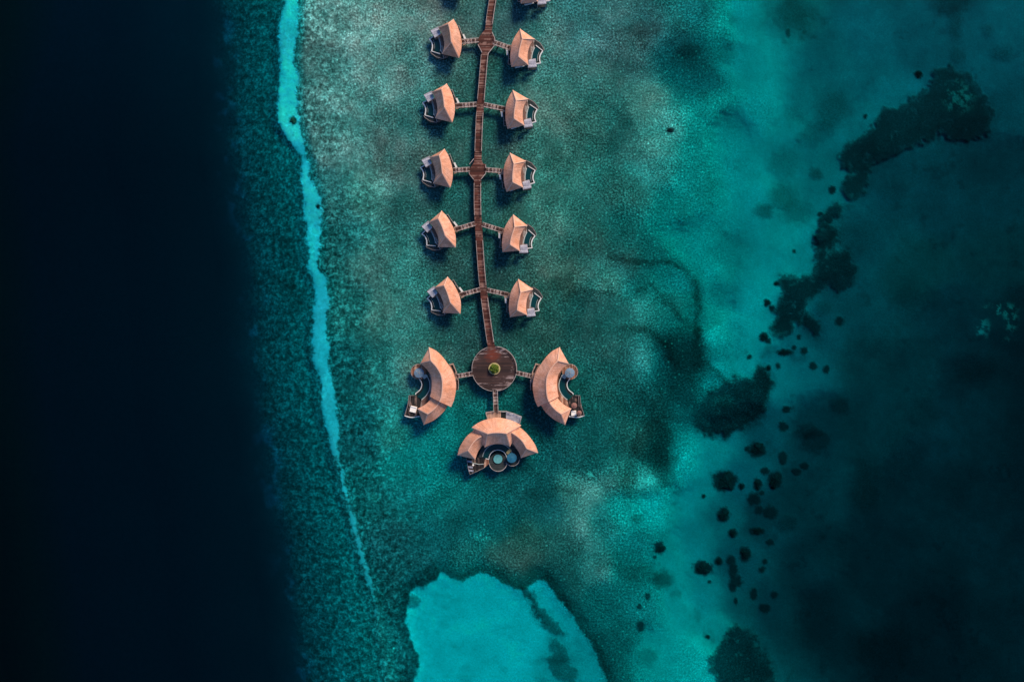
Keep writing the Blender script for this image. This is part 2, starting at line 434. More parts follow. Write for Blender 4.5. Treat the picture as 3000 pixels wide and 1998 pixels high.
# what the bottom looks like where (x, y in 2354-px units; apparent colour)
FIELD = '''720 20 85 135 128;800 60 95 140 132;900 40 90 130 122;1000 30 75 115 108;720 150 60 105 100;800 200 85 135 128;900 160 80 125 118;
960 150 60 105 100;720 300 55 105 100;800 330 70 125 118;900 320 55 100 95;950 400 50 90 85;750 450 35 95 92;850 450 65 125 115;930 480 45 95 90;
780 560 25 90 88;850 600 50 110 103;930 620 45 105 98;800 700 20 90 86;880 720 50 115 105;950 740 45 105 97;800 850 9 75 76;870 850 30 105 100;
940 830 45 105 98;830 1000 9 75 78;900 1000 25 120 112;950 1080 10 100 98;850 1150 9 80 80;950 1150 9 95 95;1020 1120 9 95 92;900 1250 9 72 74;
1000 1250 9 80 82;1080 1200 9 85 85;880 1350 9 68 70;950 1300 9 70 72;1080 1290 12 85 82;1150 1200 10 85 85;1150 1290 30 85 78;900 1480 9 75 78;
860 1550 9 70 74;1050 180 45 88 82;1130 180 40 82 76;1080 330 38 78 72;1140 330 40 80 74;1060 460 32 72 68;1140 460 38 80 73;1060 600 32 72 68;
1140 600 28 70 66;1080 750 25 72 68;1050 60 60 95 90;1180 60 50 88 86;1180 750 30 72 66;1250 100 60 110 104;1270 250 58 112 102;1280 400 50 105 95;
1270 520 50 102 92;1290 640 45 92 82;1250 750 35 75 68;1330 760 25 70 66;1350 80 45 105 103;1400 30 42 100 97;1380 180 50 98 92;1430 120 38 88 86;
1500 60 35 90 90;1560 60 20 95 92;1350 300 40 92 84;1420 300 30 85 80;1480 250 60 125 115;1500 330 60 135 125;1540 300 45 130 122;1400 450 35 92 85;
1350 550 30 85 78;1430 520 14 95 90;1450 450 35 105 97;1500 400 40 125 118;1560 100 9 75 78;1590 130 6 72 75;1620 180 6 85 88;1600 40 10 100 100;
1650 60 9 120 115;1700 50 0 125 125;1700 150 0 125 125;1640 250 6 125 120;1600 330 6 120 115;1680 300 0 118 118;1750 260 0 135 135;1550 480 8 120 115;
1600 420 6 118 114;1700 400 0 120 120;1750 450 0 130 132;1600 560 0 130 128;1650 620 0 128 126;1560 640 4 105 105;1500 580 9 95 92;1450 600 25 90 85;
1400 640 40 115 105;1480 660 10 100 95;1530 620 6 90 88;1350 700 22 78 74;1430 740 20 88 82;1480 700 25 105 98;1550 700 10 95 90;1400 820 22 80 75;
1350 900 18 75 70;1430 850 15 78 75;1475 815 30 110 105;1540 820 6 58 60;1560 900 6 60 62;1600 800 4 60 62;1350 1000 12 72 70;1450 1000 18 75 70;
1500 930 10 75 74;1520 1050 4 62 62;1450 1100 15 75 68;1350 1080 9 72 70;1260 1060 9 68 68;1200 1150 9 75 75;1250 1150 9 72 72;1354 1138 58 124 116;
1340 1200 62 130 122;1320 1130 35 98 90;1400 1120 30 90 85;1390 1200 20 100 97;1300 1250 25 78 74;1200 1250 30 75 68;1370 1300 40 110 105;
1280 1330 15 72 70;1484 1100 30 142 134;1430 1170 6 138 132;1500 1170 0 145 142;1560 1060 0 150 148;1600 1150 0 118 122;1640 1050 0 120 124;
1680 1000 0 98 106;1480 1250 5 100 100;1440 1300 6 90 88;1400 1380 6 80 80;1430 1450 6 80 80;1480 1400 4 105 105;1500 1480 0 130 128;1380 1500 6 70 70;
1540 1280 0 125 125;1600 1250 0 110 115;1560 1400 0 125 125;1620 1380 0 108 112;1600 1520 0 138 135;1650 1450 0 115 115;1660 1200 0 88 95;
1700 1100 0 80 90;1700 1300 0 62 70;1750 1200 0 50 58;1740 1000 0 62 75;1700 1400 0 65 70;1760 1400 0 45 52;1850 1150 0 45 52;1850 1300 0 40 48;
1900 1400 0 32 42;2000 1300 0 28 38;2100 1500 0 24 36;2300 1500 0 30 38;2300 1200 0 28 40;2100 1100 0 30 40;2000 1000 0 40 46;1880 1000 0 45 55;
1800 50 0 110 112;1850 250 0 95 100;1900 150 0 85 92;2000 80 0 85 95;2000 200 0 80 88;2100 100 0 72 84;2200 50 0 70 82;2300 60 0 78 90;
2250 150 0 70 82;2340 250 0 62 76;1900 300 0 92 98;2000 270 0 88 94;1850 350 0 100 105;1900 430 0 95 100;1820 300 0 120 122;1800 400 0 110 112;
1800 560 0 125 126;1850 590 0 112 115;1780 620 0 122 124;1740 700 0 130 132;1700 760 0 134 136;1760 780 0 128 130;1620 740 0 128 124;1680 860 0 136 136;
1780 850 0 108 114;1820 820 0 85 95;1880 770 0 62 72;1950 700 0 55 62;2050 450 0 55 70;2150 480 0 48 62;2250 450 0 46 62;2330 400 0 45 60;
2000 550 0 55 62;2100 600 0 50 54;2300 600 0 45 50;2200 750 0 38 45;2000 800 0 48 54;2340 750 0 32 42;2100 850 0 40 46;2200 900 0 32 42;2340 950 0 30 42;
934 1059 5 115 112;1000 1095 5 105 103;1644 770 0 150 145;1566 563 0 128 122;1669 604 0 106 104;1648 687 0 114 112;1731 667 0 128 130;1710 840 0 130 133;1793 729 0 115 122;1793 832 0 88 97;1660 900 0 132 133'''
F = []
for row in FIELD.replace('\n', '').split(';'):
    a = [float(v) for v in row.split()]
    if a[2] == 0 and a[0] > 1700: a[4] = min(a[4], a[3] * 1.08 + 4)
    d, ag, ab = solve(a[2:])
    F.append((a[0] * 3000 / 2354, a[1] * 3000 / 2354, d, math.log(ag), math.log(ab)))
F = np.array(F)

GX = np.arange(-960, 3980, 16.0); GY = np.arange(-760, 2780, 16.0)
gx, gy = np.meshgrid(GX, GY)
num = [0, 0, 0]; den = 0
for x0, y0, d, a1, a2 in F:
    wt = 1.0 / (((gx - x0) ** 2 + (gy - y0) ** 2) + 38.0 ** 2) ** 2.6
    wt = wt * 1e10
    den = den + wt
    for i, v in enumerate((d, a1, a2)): num[i] = num[i] + wt * v
FD = [n / den for n in num]
def samp(f, x, y):
    u = np.clip((x - GX[0]) / 16, 0, len(GX) - 1.001); v = np.clip((y - GY[0]) / 16, 0, len(GY) - 1.001)
    i, j = u.astype(int), v.astype(int); a, b = u - i, v - j
    return (f[j, i] * (1 - a) + f[j, i + 1] * a) * (1 - b) + (f[j + 1, i] * (1 - a) + f[j + 1, i + 1] * a) * b

inner = np.arange(-30, 3031, 3.4)
def grow(v, sgn):
    o = []; st = 6.0; t = v
    while abs(t - v) < 60000: st *= 1.13; t = t + sgn * st; o.append(t)
    return o
XS = np.array(grow(inner[0], -1)[::-1] + list(inner) + grow(inner[-1], 1))
iy = inner[inner < 2030]
YS = np.array(grow(iy[0], -1)[::-1] + list(iy) + grow(iy[-1], 1))
X, Y = np.meshgrid(XS, YS)
nx, ny = len(XS), len(YS)

# ragged coordinates
wx = X + 15 * fbm(X, Y, 110, 1) + 8 * fbm(X, Y, 26, 5, 3, 0.7)
wy = Y + 15 * fbm(X, Y, 110, 2) + 8 * fbm(X, Y, 26, 6, 3, 0.7)
rx = X + 17 * fbm(X, Y, 40, 8, 4, 0.85); ry = Y + 17 * fbm(X, Y, 40, 9, 4, 0.85)
sx = X + 8 * fbm(X, Y, 26, 12, 3, 0.8); sy = Y + 8 * fbm(X, Y, 26, 13, 3, 0.8)
D = samp(FD[0], wx, wy); AG = np.exp(samp(FD[1], wx, wy)); AB = np.exp(samp(FD[2], wx, wy))

# ---- the channel of sand and the reef slope west of it
CH = [(-200, 842, 880), (0, 836, 870), (45, 826, 868), (89, 818, 870), (134, 823, 864), (179, 825, 859), (223, 828, 868), (268, 813, 868), (312, 815, 870), (357, 818, 877),
      (384, 829, 883), (415, 853, 884), (433, 871, 886), (455, 884, 893), (478, 885, 906), (504, 886, 904), (536, 886, 915), (580, 891, 933), (625, 892, 937), (670, 899, 940),
      (695, 899, 937), (739, 905, 935), (784, 904, 928), (820, 917, 955), (851, 928, 959), (891, 926, 961), (927, 921, 950), (962, 918, 957), (1007, 918, 959), (1052, 919, 962),
      (1079, 929, 966), (1119, 942, 970), (1163, 943, 979), (1208, 948, 984), (1244, 957, 986), (1275, 968, 986), (1320, 975, 988), (1350, 982, 995), (1387, 997, 1008),
      (1432, 1001, 1013), (1477, 1015, 1027), (1521, 1028, 1040), (1566, 1038, 1052), (1610, 1047, 1061), (1655, 1059, 1070), (1700, 1077, 1087), (1744, 1091, 1098), (1780, 1099, 1103), (1800, 1102, 1102), (2300, 1200, 1196)]
CH = np.array(CH, float)
cl = np.interp(sy, CH[:, 0], CH[:, 1]); cr = np.interp(sy, CH[:, 0], CH[:, 2])
fray = fbm(X, Y, 13, 17, 3, 0.9)
mch = sstep(3.5, -4.5, np.maximum(cl - sx, sx - cr) + 7 * fray + 5 * fbm(X, Y, 30, 19, 2) - 2.5 * (Y < 1300)) * (0.86 + 0.14 * sstep(0.3, -0.1, fray))
ED = np.array([(-300, 660), (0, 676), (100, 690), (268, 696), (446, 705), (650, 745), (784, 763), (918, 772), (1052, 778), (1186, 792), (1320, 822), (1477, 846), (1610, 864), (1744, 886), (1878, 896), (1968, 910), (2400, 990)], float)
edge = np.interp(Y, ED[:, 0], ED[:, 1])
u = X - edge + 22 * fbm(X, Y, 70, 20, 4, 0.6)
UC = [(-900, 0, 20, 30), (-400, 0, 21, 32), (-130, 0, 25, 36), (-75, 0, 31, 42), (-38, 0, 39, 50), (0, 0, 56, 63), (30, 9, 64, 70), (75, 10, 72, 77), (130, 12, 80, 84), (220, 14, 90, 90)]
UD = [40, 27, 15.5, 12.5, 10.5, 8.5, 7, 5.2, 3.8, 2.6]
def albfor(c, d):
    _, g, b = lin(c); return g / (E * math.exp(-SIG[1] * PATH * d)), b / (EB * math.exp(-SIG[2] * PATH * d))
us = np.array([(a[0], d_) + albfor(a[1:], d_) for a, d_ in zip(UC, UD)])
u0 = X - edge + 6 * fbm(X, Y, 260, 21, 2)
dw = np.interp(u0, us[:, 0], us[:, 1])
ug = np.log([lin(a[1:])[1] for a in UC]); ub = np.log([lin(a[1:])[2] for a in UC])
un = u + 16 * fbm(X, Y, 24, 23, 4, 0.8) * sstep(-110, -20, u)
agw = np.exp(np.interp(un, us[:, 0], ug)) / (E * np.exp(-SIG[1] * PATH * dw)); abw = np.exp(np.interp(un, us[:, 0], ub)) / (EB * np.exp(-SIG[2] * PATH * dw))
top = 1 + 0.55 * sstep(500, -100, Y) * sstep(0, -150, u)
agw = agw * top; abw = abw * top
wmask = sstep(45, -30, X - (cl + cr) / 2 - sstep(1500, 2000, Y) * 40)
D = D * (1 - wmask) + dw * wmask
AG = AG * (1 - wmask) + agw * wmask
AB = AB * (1 - wmask) + abw * wmask
# faint pale sand chutes down the wall
ch = sstep(0.15, 0.6, fbm(X * 1.3, Y, 46, 30, 3)) * np.exp(-((u + 25) / 42.0) ** 2)
AG *= 1 + 0.9 * ch; AB *= 1 + 1.2 * ch
AR = AG * 1.06

grain = np.ones_like(X); fine_ = sstep(-60, 350, X - cr); fleck = sstep(0, 200, X - cr) * (0.75 + 0.4 * fbm(X, Y, 160, 77, 3)) + 0.35 * sstep(1650, 1850, X)
# sand parts are smooth
amt = 1 - 0.86 * sstep(3.4, 7.5, D)
amt = amt * (1 - 0.24 * fine_) * (1 - 0.12 * sstep(1300, 1700, X))
amt = np.where(wmask > 0.5, 0.82 * sstep(-70, 40, u) + 0.04, amt)
fleck = fleck * (1 - sstep(3.2, 5.0, D))

def setsand(mask, depth, g, bl_, amount=0.10, wide=None):
    global D, AG, AB, AR, amt, fleck
    Dn = D * (1 - wide) + depth * wide      # the bottom slopes gently down to the sand
    AG = AG * np.exp(SIG[1] * PATH * (Dn - D)); AB = AB * np.exp(SIG[2] * PATH * (Dn - D)); D = Dn
    AG = AG * (1 - mask) + g * mask; AB = AB * (1 - mask) + bl_ * mask; AR = AR * (1 - mask) + g * 1.05 * mask
    amt = amt * (1 - mask) + amount * mask; fleck = fleck * (1 - mask)
def tgt(c, d):
    _, g, b = lin(c); return g / (E * math.exp(-SIG[1] * PATH * d)), b / (EB * math.exp(-SIG[2] * PATH * d))
fade = sstep(1900, 300, Y)
g0, b0 = tgt((0, 180, 196), 2.0); g1, b1 = tgt((0, 146, 154), 2.0)
mch = mch * (Y < 1806)
chv = 1 + 0.14 * fbm(X, Y, 60, 26, 4, 0.7) - 0.10 * sstep(0.0, 0.5, fbm(X, Y, 30, 27, 3))
chv = chv * (1 - 0.25 * np.exp(-((Y - 455) / 40.0) ** 2) - 0.10 * np.exp(-((Y - 900) / 60.0) ** 2))
setsand(mch, 2.0, (g1 + (g0 - g1) * fade) * chv, (b1 + (b0 - b1) * fade) * chv, 0.10, sstep(34, -10, np.maximum(cl - X, X - cr)))
# halo of finer rubble by the channel
# ---- the turquoise lagoon at the bottom
LAG = [(1204, 1727), (1249, 1715), (1276, 1695), (1296, 1677), (1320, 1691), (1356, 1702), (1383, 1691), (1405, 1677), (1445, 1689), (1489, 1715), (1529, 1727), (1545, 1722),
       (1560, 1712), (1579, 1698), (1601, 1704), (1623, 1731), (1650, 1771), (1677, 1802), (1704, 1843), (1730, 1883), (1748, 1910), (1757, 1950), (1780, 1998), (1880, 2260),
       (1150, 2260), (1209, 1998), (1227, 1968), (1229, 1936), (1218, 1901), (1204, 1865), (1189, 1825), (1191, 1780), (1200, 1755)]
dl = sdf(sx, sy, LAG)
ml = sstep(3.5, -4.5, dl + 5 * fray)
rim = np.exp(-((dl - 14) / 15.0) ** 2) * (dl > -6) * (0.6 + 0.8 * sstep(-0.3, 0.4, fbm(X, Y, 50, 44, 4)))          # dark coral rim round the hollow
AG *= 1 - 0.36 * rim; AB *= 1 - 0.34 * rim; AR *= 1 - 0.36 * rim
g0, b0 = tgt((0, 152, 158), 4.2)
tone = 1 + 0.26 * fbm(X, Y, 80, 40, 6, 0.72) - 0.16 * sstep(0.1, 0.5, fbm(X * 0.6, Y * 1.3, 34, 43, 4)) + 0.10 * sstep(60, 0, -dl) - 0.30 * sstep(1500, 1720, X + (Y - 1800) * 0.2)
setsand(ml, 4.2, g0 * tone, b0 * tone, 0.20, sstep(60, -40, dl))

DARK = 0.0
def dark(mask, k=0.12, rise=0.8, a=0.55, ab=None):
    "living coral: dark, rough, standing a little above the sand"
    global AG, AB, AR, D, amt
    m_ = np.clip(mask, 0, 1)
    if ab is not None:
        AG = AG * (1 - m_) + np.minimum(AG, ab) * m_; AB = AB * (1 - m_) + np.minimum(AB, ab * 1.3) * m_; AR = AR * (1 - m_) + np.minimum(AR, ab * 0.9) * m_
        D = D - rise * m_ * np.clip(D / 6, 0.1, 1)
        amt = amt * (1 - m_) + np.maximum(amt, a) * m_
        return
    f = (1 - m_) + m_ * k
    AG = AG * f; AB = AB * f; AR = AR * f
    D = D - rise * m_ * np.clip(D / 6, 0.1, 1)
    amt = amt * (1 - m_) + np.maximum(amt, a) * m_
def patch(poly, soft=3.0, k=0.12, rise=1.2, a=0.5, ab=None):
    q = sdf(rx, ry, poly) + 6 * fray + 9 * fbm(X, Y, 26, 33, 3, 0.8) - 3
    inside = 0.78 + 0.22 * sstep(0, -18, q) - 0.25 * sstep(0.25, 0.6, fbm(X, Y, 24, 36, 4, 0.8))
    dark(sstep(soft, -soft, q) * inside, k, rise, a, ab)
    dark(0.35 * sstep(22, 2, q + 8 * fbm(X, Y, 40, 34, 4, 0.8)) * (q > -soft), 0.5, 0.1, 0.3)
# strips in the lagoon
patch(crop(1400, 1298, 2.24, [(290, 955), (330, 950), (385, 1000), (400, 1070), (450, 1110), (490, 1150), (545, 1240), (520, 1255), (465, 1250), (430, 1200), (400, 1110), (365, 1050)]), 4, 0.22, 0.5, 0.4)
patch(crop(1400, 1298, 2.24, [(480, 1290), (510, 1295), (550, 1330), (600, 1410), (585, 1450), (650, 1510), (640, 1560), (590, 1550), (540, 1540), (470, 1480), (455, 1420), (490, 1390)]), 5, 0.30, 0.5, 0.4)
patch(crop(700, 1298, 2.24, [(1110, 1010), (1160, 1005), (1195, 1025), (1170, 1055), (1120, 1065)]), 4, 0.3, 1, 0.3)
patch(crop(700, 1298, 2.24, [(1140, 930), (1180, 900), (1210, 850), (1280, 790), (1300, 840), (1240, 920), (1180, 950)]), 6, 0.55, 0.5, 0.6)
# ---- eastern coral wall
WALL = crop(2200, 0, 2.24, [(1195, 465), (1180, 570), (1060, 640), (960, 720), (870, 715), (850, 790), (800, 830), (730, 910), (620, 955), (585, 1010), (600, 1100), (690, 1140), (610, 1190),
        (600, 1260), (650, 1320), (740, 1290), (770, 1180), (770, 1080), (850, 1040), (1050, 980), (1100, 930), (1230, 880), (1300, 930), (1550, 900), (1580, 750), (1500, 600), (1420, 480), (1300, 440)])
patch(WALL, 6, 0.10, 1.0, 0.3, 0.058)
patch(crop(2200, 0, 2.24, [(500, 1390), (560, 1340), (600, 1360), (570, 1420), (490, 1480), (480, 1568), (420, 1568), (430, 1500)]), 6, 0.30, 1.0, 0.3, 0.07)
c9 = lambda l: crop(1758, 586, 1.896, l)
patch(c9([(995, 440), (1060, 415), (1185, 425), (1190, 380), (1195, 330), (1210, 270), (1175, 215), (1210, 145), (1260, 135), (1320, 180), (1305, 285), (1375, 295), (1420, 380), (1390, 460), (1335, 510), (1280, 460),
          (1235, 510), (1160, 555), (1150, 600), (1210, 680), (1205, 745), (1120, 705), (1085, 680), (1060, 750), (955, 752), (948, 700), (985, 650), (962, 600), (1008, 560), (1005, 490)]), 5, .2, .8, .4, 0.045)
patch(c9([(1290, 40), (1330, 50), (1290, 110), (1250, 100)]), 5, .2, .3, .4, 0.06)
# big rounded patch and the one on the bottom edge
patch(crop(1500, 650, 2.24, [(1300, 1110), (1380, 1060), (1480, 1025), (1560, 1030), (1610, 965), (1650, 975), (1690, 1050), (1665, 1200), (1620, 1290), (1560, 1330), (1460, 1370), (1400, 1410), (1310, 1390), (1230, 1360), (1180, 1280), (1190, 1200), (1260, 1160)]), 8, 0.27, 0.8, 0.8, 0.06)
patch(crop(1500, 650, 2.24, [(1420, 1180), (1560, 1080), (1610, 965), (1650, 975), (1690, 1050), (1665, 1200), (1620, 1290), (1560, 1330), (1460, 1370), (1400, 1410), (1310, 1390), (1250, 1350), (1330, 1290)]), 14, 0.5, 0.3, 0.6, 0.042)
patch(crop(2000, 1298, 2.24, [(245, 1290), (300, 1225), (350, 1200), (460, 1230), (470, 1310), (560, 1400), (600, 1568), (640, 1800), (260, 1800), (240, 1568), (185, 1500), (200, 1420), (250, 1340)]), 7, 0.25, 1.0, 0.6, 0.05)
# crisp east edge of the reef flat above the southern sand
patch([(1850, 1320), (1880, 1240), (1955, 1236), (1963, 1300), (1965, 1335), (1979, 1345), (1972, 1420), (1942, 1428), (1925, 1395), (1900, 1350)], 5, 0.55, 0.4, 0.6)
# dark arcs of coral in the reef flat
def arc(ln, wd, k):
    wv_ = wd * (1.05 + 0.6 * fbm(X, Y, 60, int(ln[0][0]), 3))
    dark(np.exp(-(dline(rx, ry, ln) / wv_) ** 2) * (0.85 + 0.5 * fbm(X, Y, 22, 60, 3, 0.8)), min(1, k * 0.95), 0.2, 0.8)
arc(crop(1500, 650, 2.24, [(650, 225), (760, 250), (900, 262), (1050, 268), (1150, 330), (1200, 430), (1218, 600), (1225, 740)]), 12, 0.36)
arc(crop(1500, 650, 2.24, [(1215, 500), (1225, 640), (1222, 800), (1235, 900), (1290, 950), (1390, 1030)]), 19, 0.36)
arc(crop(1500, 650, 2.24, [(330, 520), (380, 465), (500, 445), (640, 462), (740, 505)]), 10, 0.55)
arc(crop(1500, 650, 2.24, [(850, 450), (930, 430), (1000, 500), (1070, 590), (1130, 640)]), 13, 0.42)
arc(crop(1500, 650, 2.24, [(740, 690), (850, 700), (930, 740), (1000, 800), (1040, 880), (1080, 950)]), 13, 0.45)
arc(crop(1500, 650, 2.24, [(1140, 690), (1080, 740), (1090, 850), (1200, 960)]), 34, 0.55)
arc([(1531, 1722), (1545, 1742), (1562, 1768), (1576, 1795), (1596, 1828)], 8, 0.35)
arc(crop(1400, 1298, 2.24, [(500, 290), (640, 320)]), 8, 0.6)
arc(crop(1400, 1298, 2.24, [(460, 850), (480, 930), (560, 1030), (640, 1120), (760, 1300), (820, 1400), (850, 1560)]), 13, 0.62)
# soft dim clouds of growth
def blob(x0, y0, a, b, k, soft=0.5, f=1.0, ab=None):
    n = 0.60 * fbm(X, Y, max(a, b) * 0.9, int(x0), 5, 0.85)
    q = np.sqrt(((X - x0) / a) ** 2 + ((Y - y0) / b) ** 2) + n * f
    dark(sstep(1 + soft, 1 - soft, q), k, 0.3, 0.25, ab)
for b_ in ((2320, 45, 72, 52, 0.42, 0.5), (2309, 98, 7, 13, 0.4, 0.3), (2440, 310, 55, 60, 0.55, 0.6), (2392, 385, 45, 40, 0.55, 0.6), (2330, 340, 30, 30, 0.8, 0.5),
           (2392, 509, 20, 17, 0.45, 0.5), (2290, 575, 42, 35, 0.45, 0.6), (2240, 620, 26, 20, 0.45, 0.5), (2335, 625, 48, 35, 0.5, 0.6), (2300, 480, 45, 40, 0.7, 0.6),
           (2790, 0, 60, 40, 0.45, 0.5), (2800, 60, 20, 50, 0.6, 0.6), (2805, 165, 22, 22, 0.6, 0.6), (2940, 160, 35, 22, 0.6, 0.6), (2895, 90, 18, 18, 0.7, 0.6),
           (2463, 1186, 26, 26, 0.5, 0.5), (2375, 1262, 38, 25, 0.5, 0.4), (2392, 1290, 42, 32, 0.5, 0.4), (2304, 1535, 30, 22, 0.6, 0.5), (2410, 905, 22, 18, 0.6, 0.5),
           (1940, 1695, 34, 28, 0.30, 0.45), (1880, 1680, 45, 30, 0.6, 0.5), (1895, 1925, 30, 26, 0.55, 0.5), (1869, 1517, 20, 13, 0.5, 0.5), (1890, 85, 60, 22, 0.62, 0.5), (2025, 150, 32, 20, 0.55, 0.5),
           (2000, 110, 50, 50, 0.7, 0.6), (1870, 120, 30, 25, 0.7, 0.5), (2060, 190, 40, 40, 0.75, 0.6), (2130, 160, 25, 25, 0.75, 0.6), (2060, 280, 18, 18, 0.7, 0.6), (1870, 455, 25, 20, 0.8, 0.6),
           (2560, 1010, 60, 30, 0.8, 0.6), (2500, 700, 70, 45, 0.8, 0.7), (2640, 1330, 60, 90, 0.75, 0.7), (2680, 880, 60, 50, 0.7, 0.6), (2860, 1080, 70, 50, 0.65, 0.6), (2620, 560, 40, 30, 0.75, 0.6), (2700, 1200, 40, 50, 0.7, 0.6),
           (2540, 1420, 50, 90, 0.6, 0.5), (2590, 1900, 90, 60, 0.7, 0.6), (2980, 880, 40, 50, 0.7, 0.6),
           (1650, 830, 40, 25, 0.75, 0.6), (1200, 620, 60, 30, 0.8, 0.6), (1130, 330, 40, 30, 0.75, 0.6), (1080, 260, 30, 30, 0.8, 0.6), (1260, 20, 50, 30, 0.75, 0.6), (1640, 340, 60, 50, 0.85, 0.7)):
    blob(*b_)
def shelf(poly, k, soft=14):
    q = sdf(rx, ry, poly) + 10 * fbm(X, Y, 40, 61, 4, 0.8)
    dark(sstep(soft, -soft, q), k, 0.2, 0.85)
shelf([(1962, 966), (2043, 945), (2051, 1050), (2117, 1112), (2060, 1180), (2006, 1190), (1965, 1160), (1955, 1061), (1940, 1000)], 0.72)
shelf([(1850, 1290), (1890, 1240), (1945, 1236), (1960, 1262), (1962, 1418), (1940, 1430), (1928, 1392), (1890, 1380), (1855, 1345)], 0.74, 6)
shelf([(1830, 960), (1900, 960), (1975, 1010), (1990, 1100), (1960, 1230), (1880, 1240), (1850, 1150), (1950, 1090), (1930, 1010)], 0.72, 22)
for b_ in ((1890, 1210, 60, 60, 0.75, 0.7), (1700, 880, 90, 50, 0.85, 0.7)): blob(*b_)
CORALS = [
 (859, 354, 8.5, 11, 'oval grey brown coral rock in the wide upper part of the turquoise sand channel'),
 (932, 605, 4.5, 6, 'tiny dark rock at the right edge of the turquoise sand channel'),
 (1964, 382, 9, 7, 'lone dark coral head on the pale reef, right of the second row of villas'),
 (2274, 831, 7, 6, 'small coral clump at the upper left corner of the lower coral wall'),
 (2248, 887, 8, 9, 'round dark coral head just left of the lower coral wall'),
 (2262, 904, 8, 8, None), (2239, 988, 12, 12, 'dark three lobed coral head below the lower end of the coral wall'),
 (2252, 999, 8, 7, None), (2298, 1032, 22, 7, 'long narrow coral strip lying level above the big rounded coral patch'),
 (2327, 1018, 6, 5, None), (2356, 1027, 8, 9, None), (2341, 987, 5, 7, None),
 (2251, 1079, 7, 7, 'small dark coral head beside the top point of the big rounded coral patch'),
 (2195, 1046, 6, 5, None), (2280, 1072, 5, 8, None), (2383, 1072, 10, 10, None), (2421, 1082, 9, 9, None), (2459, 940, 13, 11, None),
 (2303, 1199, 11, 8, None), (2295, 1250, 12, 12, None), (2294, 1340, 10, 14, None),
 (2219, 1315, 21, 18, 'dark ragged coral head directly below the big rounded coral patch'), (2189, 1314, 7, 6, None),
 (2295, 1345, 9, 12, None), (2241, 1378, 11, 9, None), (2268, 1407, 19, 25, 'tall dark coral mass, upper right of the scattered heads'),
 (2219, 1418, 10, 16, 'narrow upright coral head between the widest scattered head and the tall dark mass'),
 (2125, 1410, 31, 26, 'widest and darkest of the scattered coral heads, with a jagged outline'),
 (2172, 1425, 7, 9, 'little coral knob just right of the widest scattered coral head'),
 (2208, 1461, 16, 15, None), (2232, 1443, 6, 6, None), (2223, 1494, 10, 11, None), (2257, 1501, 17, 18, None),
 (2062, 1453, 4, 5, 'speck of dark coral on bright sand, lower left of the widest head'),
 (2120, 1509, 16, 18, 'round smooth edged coral head below the widest scattered head'),
 (2146, 1561, 12, 12, 'smaller round coral head, next below the round smooth edged one'),
 (2219, 1555, 19, 10, 'bean shaped coral head lying level, right of the small round one'),
 (2257, 1588, 9, 9, None),
 (2182, 1622, 14, 18, 'egg shaped dim coral head above the knobbly coral column'),
 (2106, 1643, 10, 10, 'round coral dot between the flat diamond head and the knobbly column'),
 (2141, 1642, 13, 13, None), (2147, 1670, 12, 16, None), (2155, 1700, 17, 14, None), (2147, 1716, 12, 12, None),
 (2058, 1664, 25, 17, 'flat diamond shaped coral head alone on bright sand'),
 (2078, 1704, 4, 3, None), (2074, 1865, 6, 5, 'tiny coral dot on bright sand above the coral mass cut by the bottom edge'),
 (2156, 1760, 4, 11, None), (2208, 1738, 8, 14, None), (2268, 1742, 9, 9, None), (2241, 1780, 14, 12, None), (2232, 1668, 8, 8, None), (2241, 1644, 7, 8, None),
 (2335, 1381, 12, 9, None), (2357, 1365, 12, 9, None),
 (1933, 1605, 16, 15, 'dark speckled coral head at the edge of the reef flat, left of the bright sand'),
 (1918, 1631, 4, 4, None), (1873, 1776, 6, 6, None), (1878, 1834, 10, 12, None), (1898, 1746, 5, 9, None),
 (2691, 219, 11, 10, 'lone dark coral head above the upper coral wall'),
 (2535, 341, 6, 6, None), (2403, 628, 6, 5, None), (2439, 556, 9, 9, None), (2327, 737, 5, 4, None),
]
# pale growth on two of the deep heads
def dome(x0, y0, a, b, top):
    "a tall coral head rising from the deep floor, its flanks dark"
    global D, AG, AB, AR
    q = np.exp(-(((X - x0) / a) ** 2 + ((Y - y0) / b) ** 2) ** 1.5)
    Dn = D * (1 - q) + np.minimum(D, top) * q
    AG = AG * np.exp(-0.85 * SIG[1] * PATH * (D - Dn)); AB = AB * np.exp(-0.85 * SIG[2] * PATH * (D - Dn)); D = Dn  # albedo darkened to keep the dimming of the water that the rise removes
def pale(x0, y0, a, b, add, th=0.05):
    global AG, AB, AR
    q = np.exp(-(((X - x0) / a) ** 2 + ((Y - y0) / b) ** 2) ** 2)
    n = sstep(th, th + 0.30, fbm(X, Y, 16, int(x0) + 3, 4, 0.8)) * q
    AG = np.minimum(AG + n * add, .85); AB = np.minimum(AB + n * add * 0.95, .85); AR = AR + n * add
dome(2808, 285, 60, 55, 11)
pale(2808, 285, 45, 45, 0.26, -0.02)
dome(2925, 930, 110, 90, 12.5)
pale(2932, 906, 46, 18, 0.60, -0.02)
pale(2962, 935, 20, 40, 0.5, -0.02)
pale(2878, 960, 22, 30, 0.55, -0.05)
pale(2955, 1000, 20, 14, 0.25, 0.05)
pale(2110, 1180, 40, 30, 0.05, -0.1)
pale(1413, 1568, 22, 14, 0.35, -0.1); pale(1735, 1388, 16, 9, 0.30, -0.2); pale(1895, 1400, 26, 26, 0.2, -0.2); pale(1875, 1470, 25, 22, 0.15, -0.1)
pale(1578, 1540, 14, 10, 0.1); pale(1100, 1457, 14, 12, 0.2, -0.2); pale(1150, 1890, 8, 22, 0.25, -0.2); pale(1582, 457, 8, 6, 0.25, -0.5)

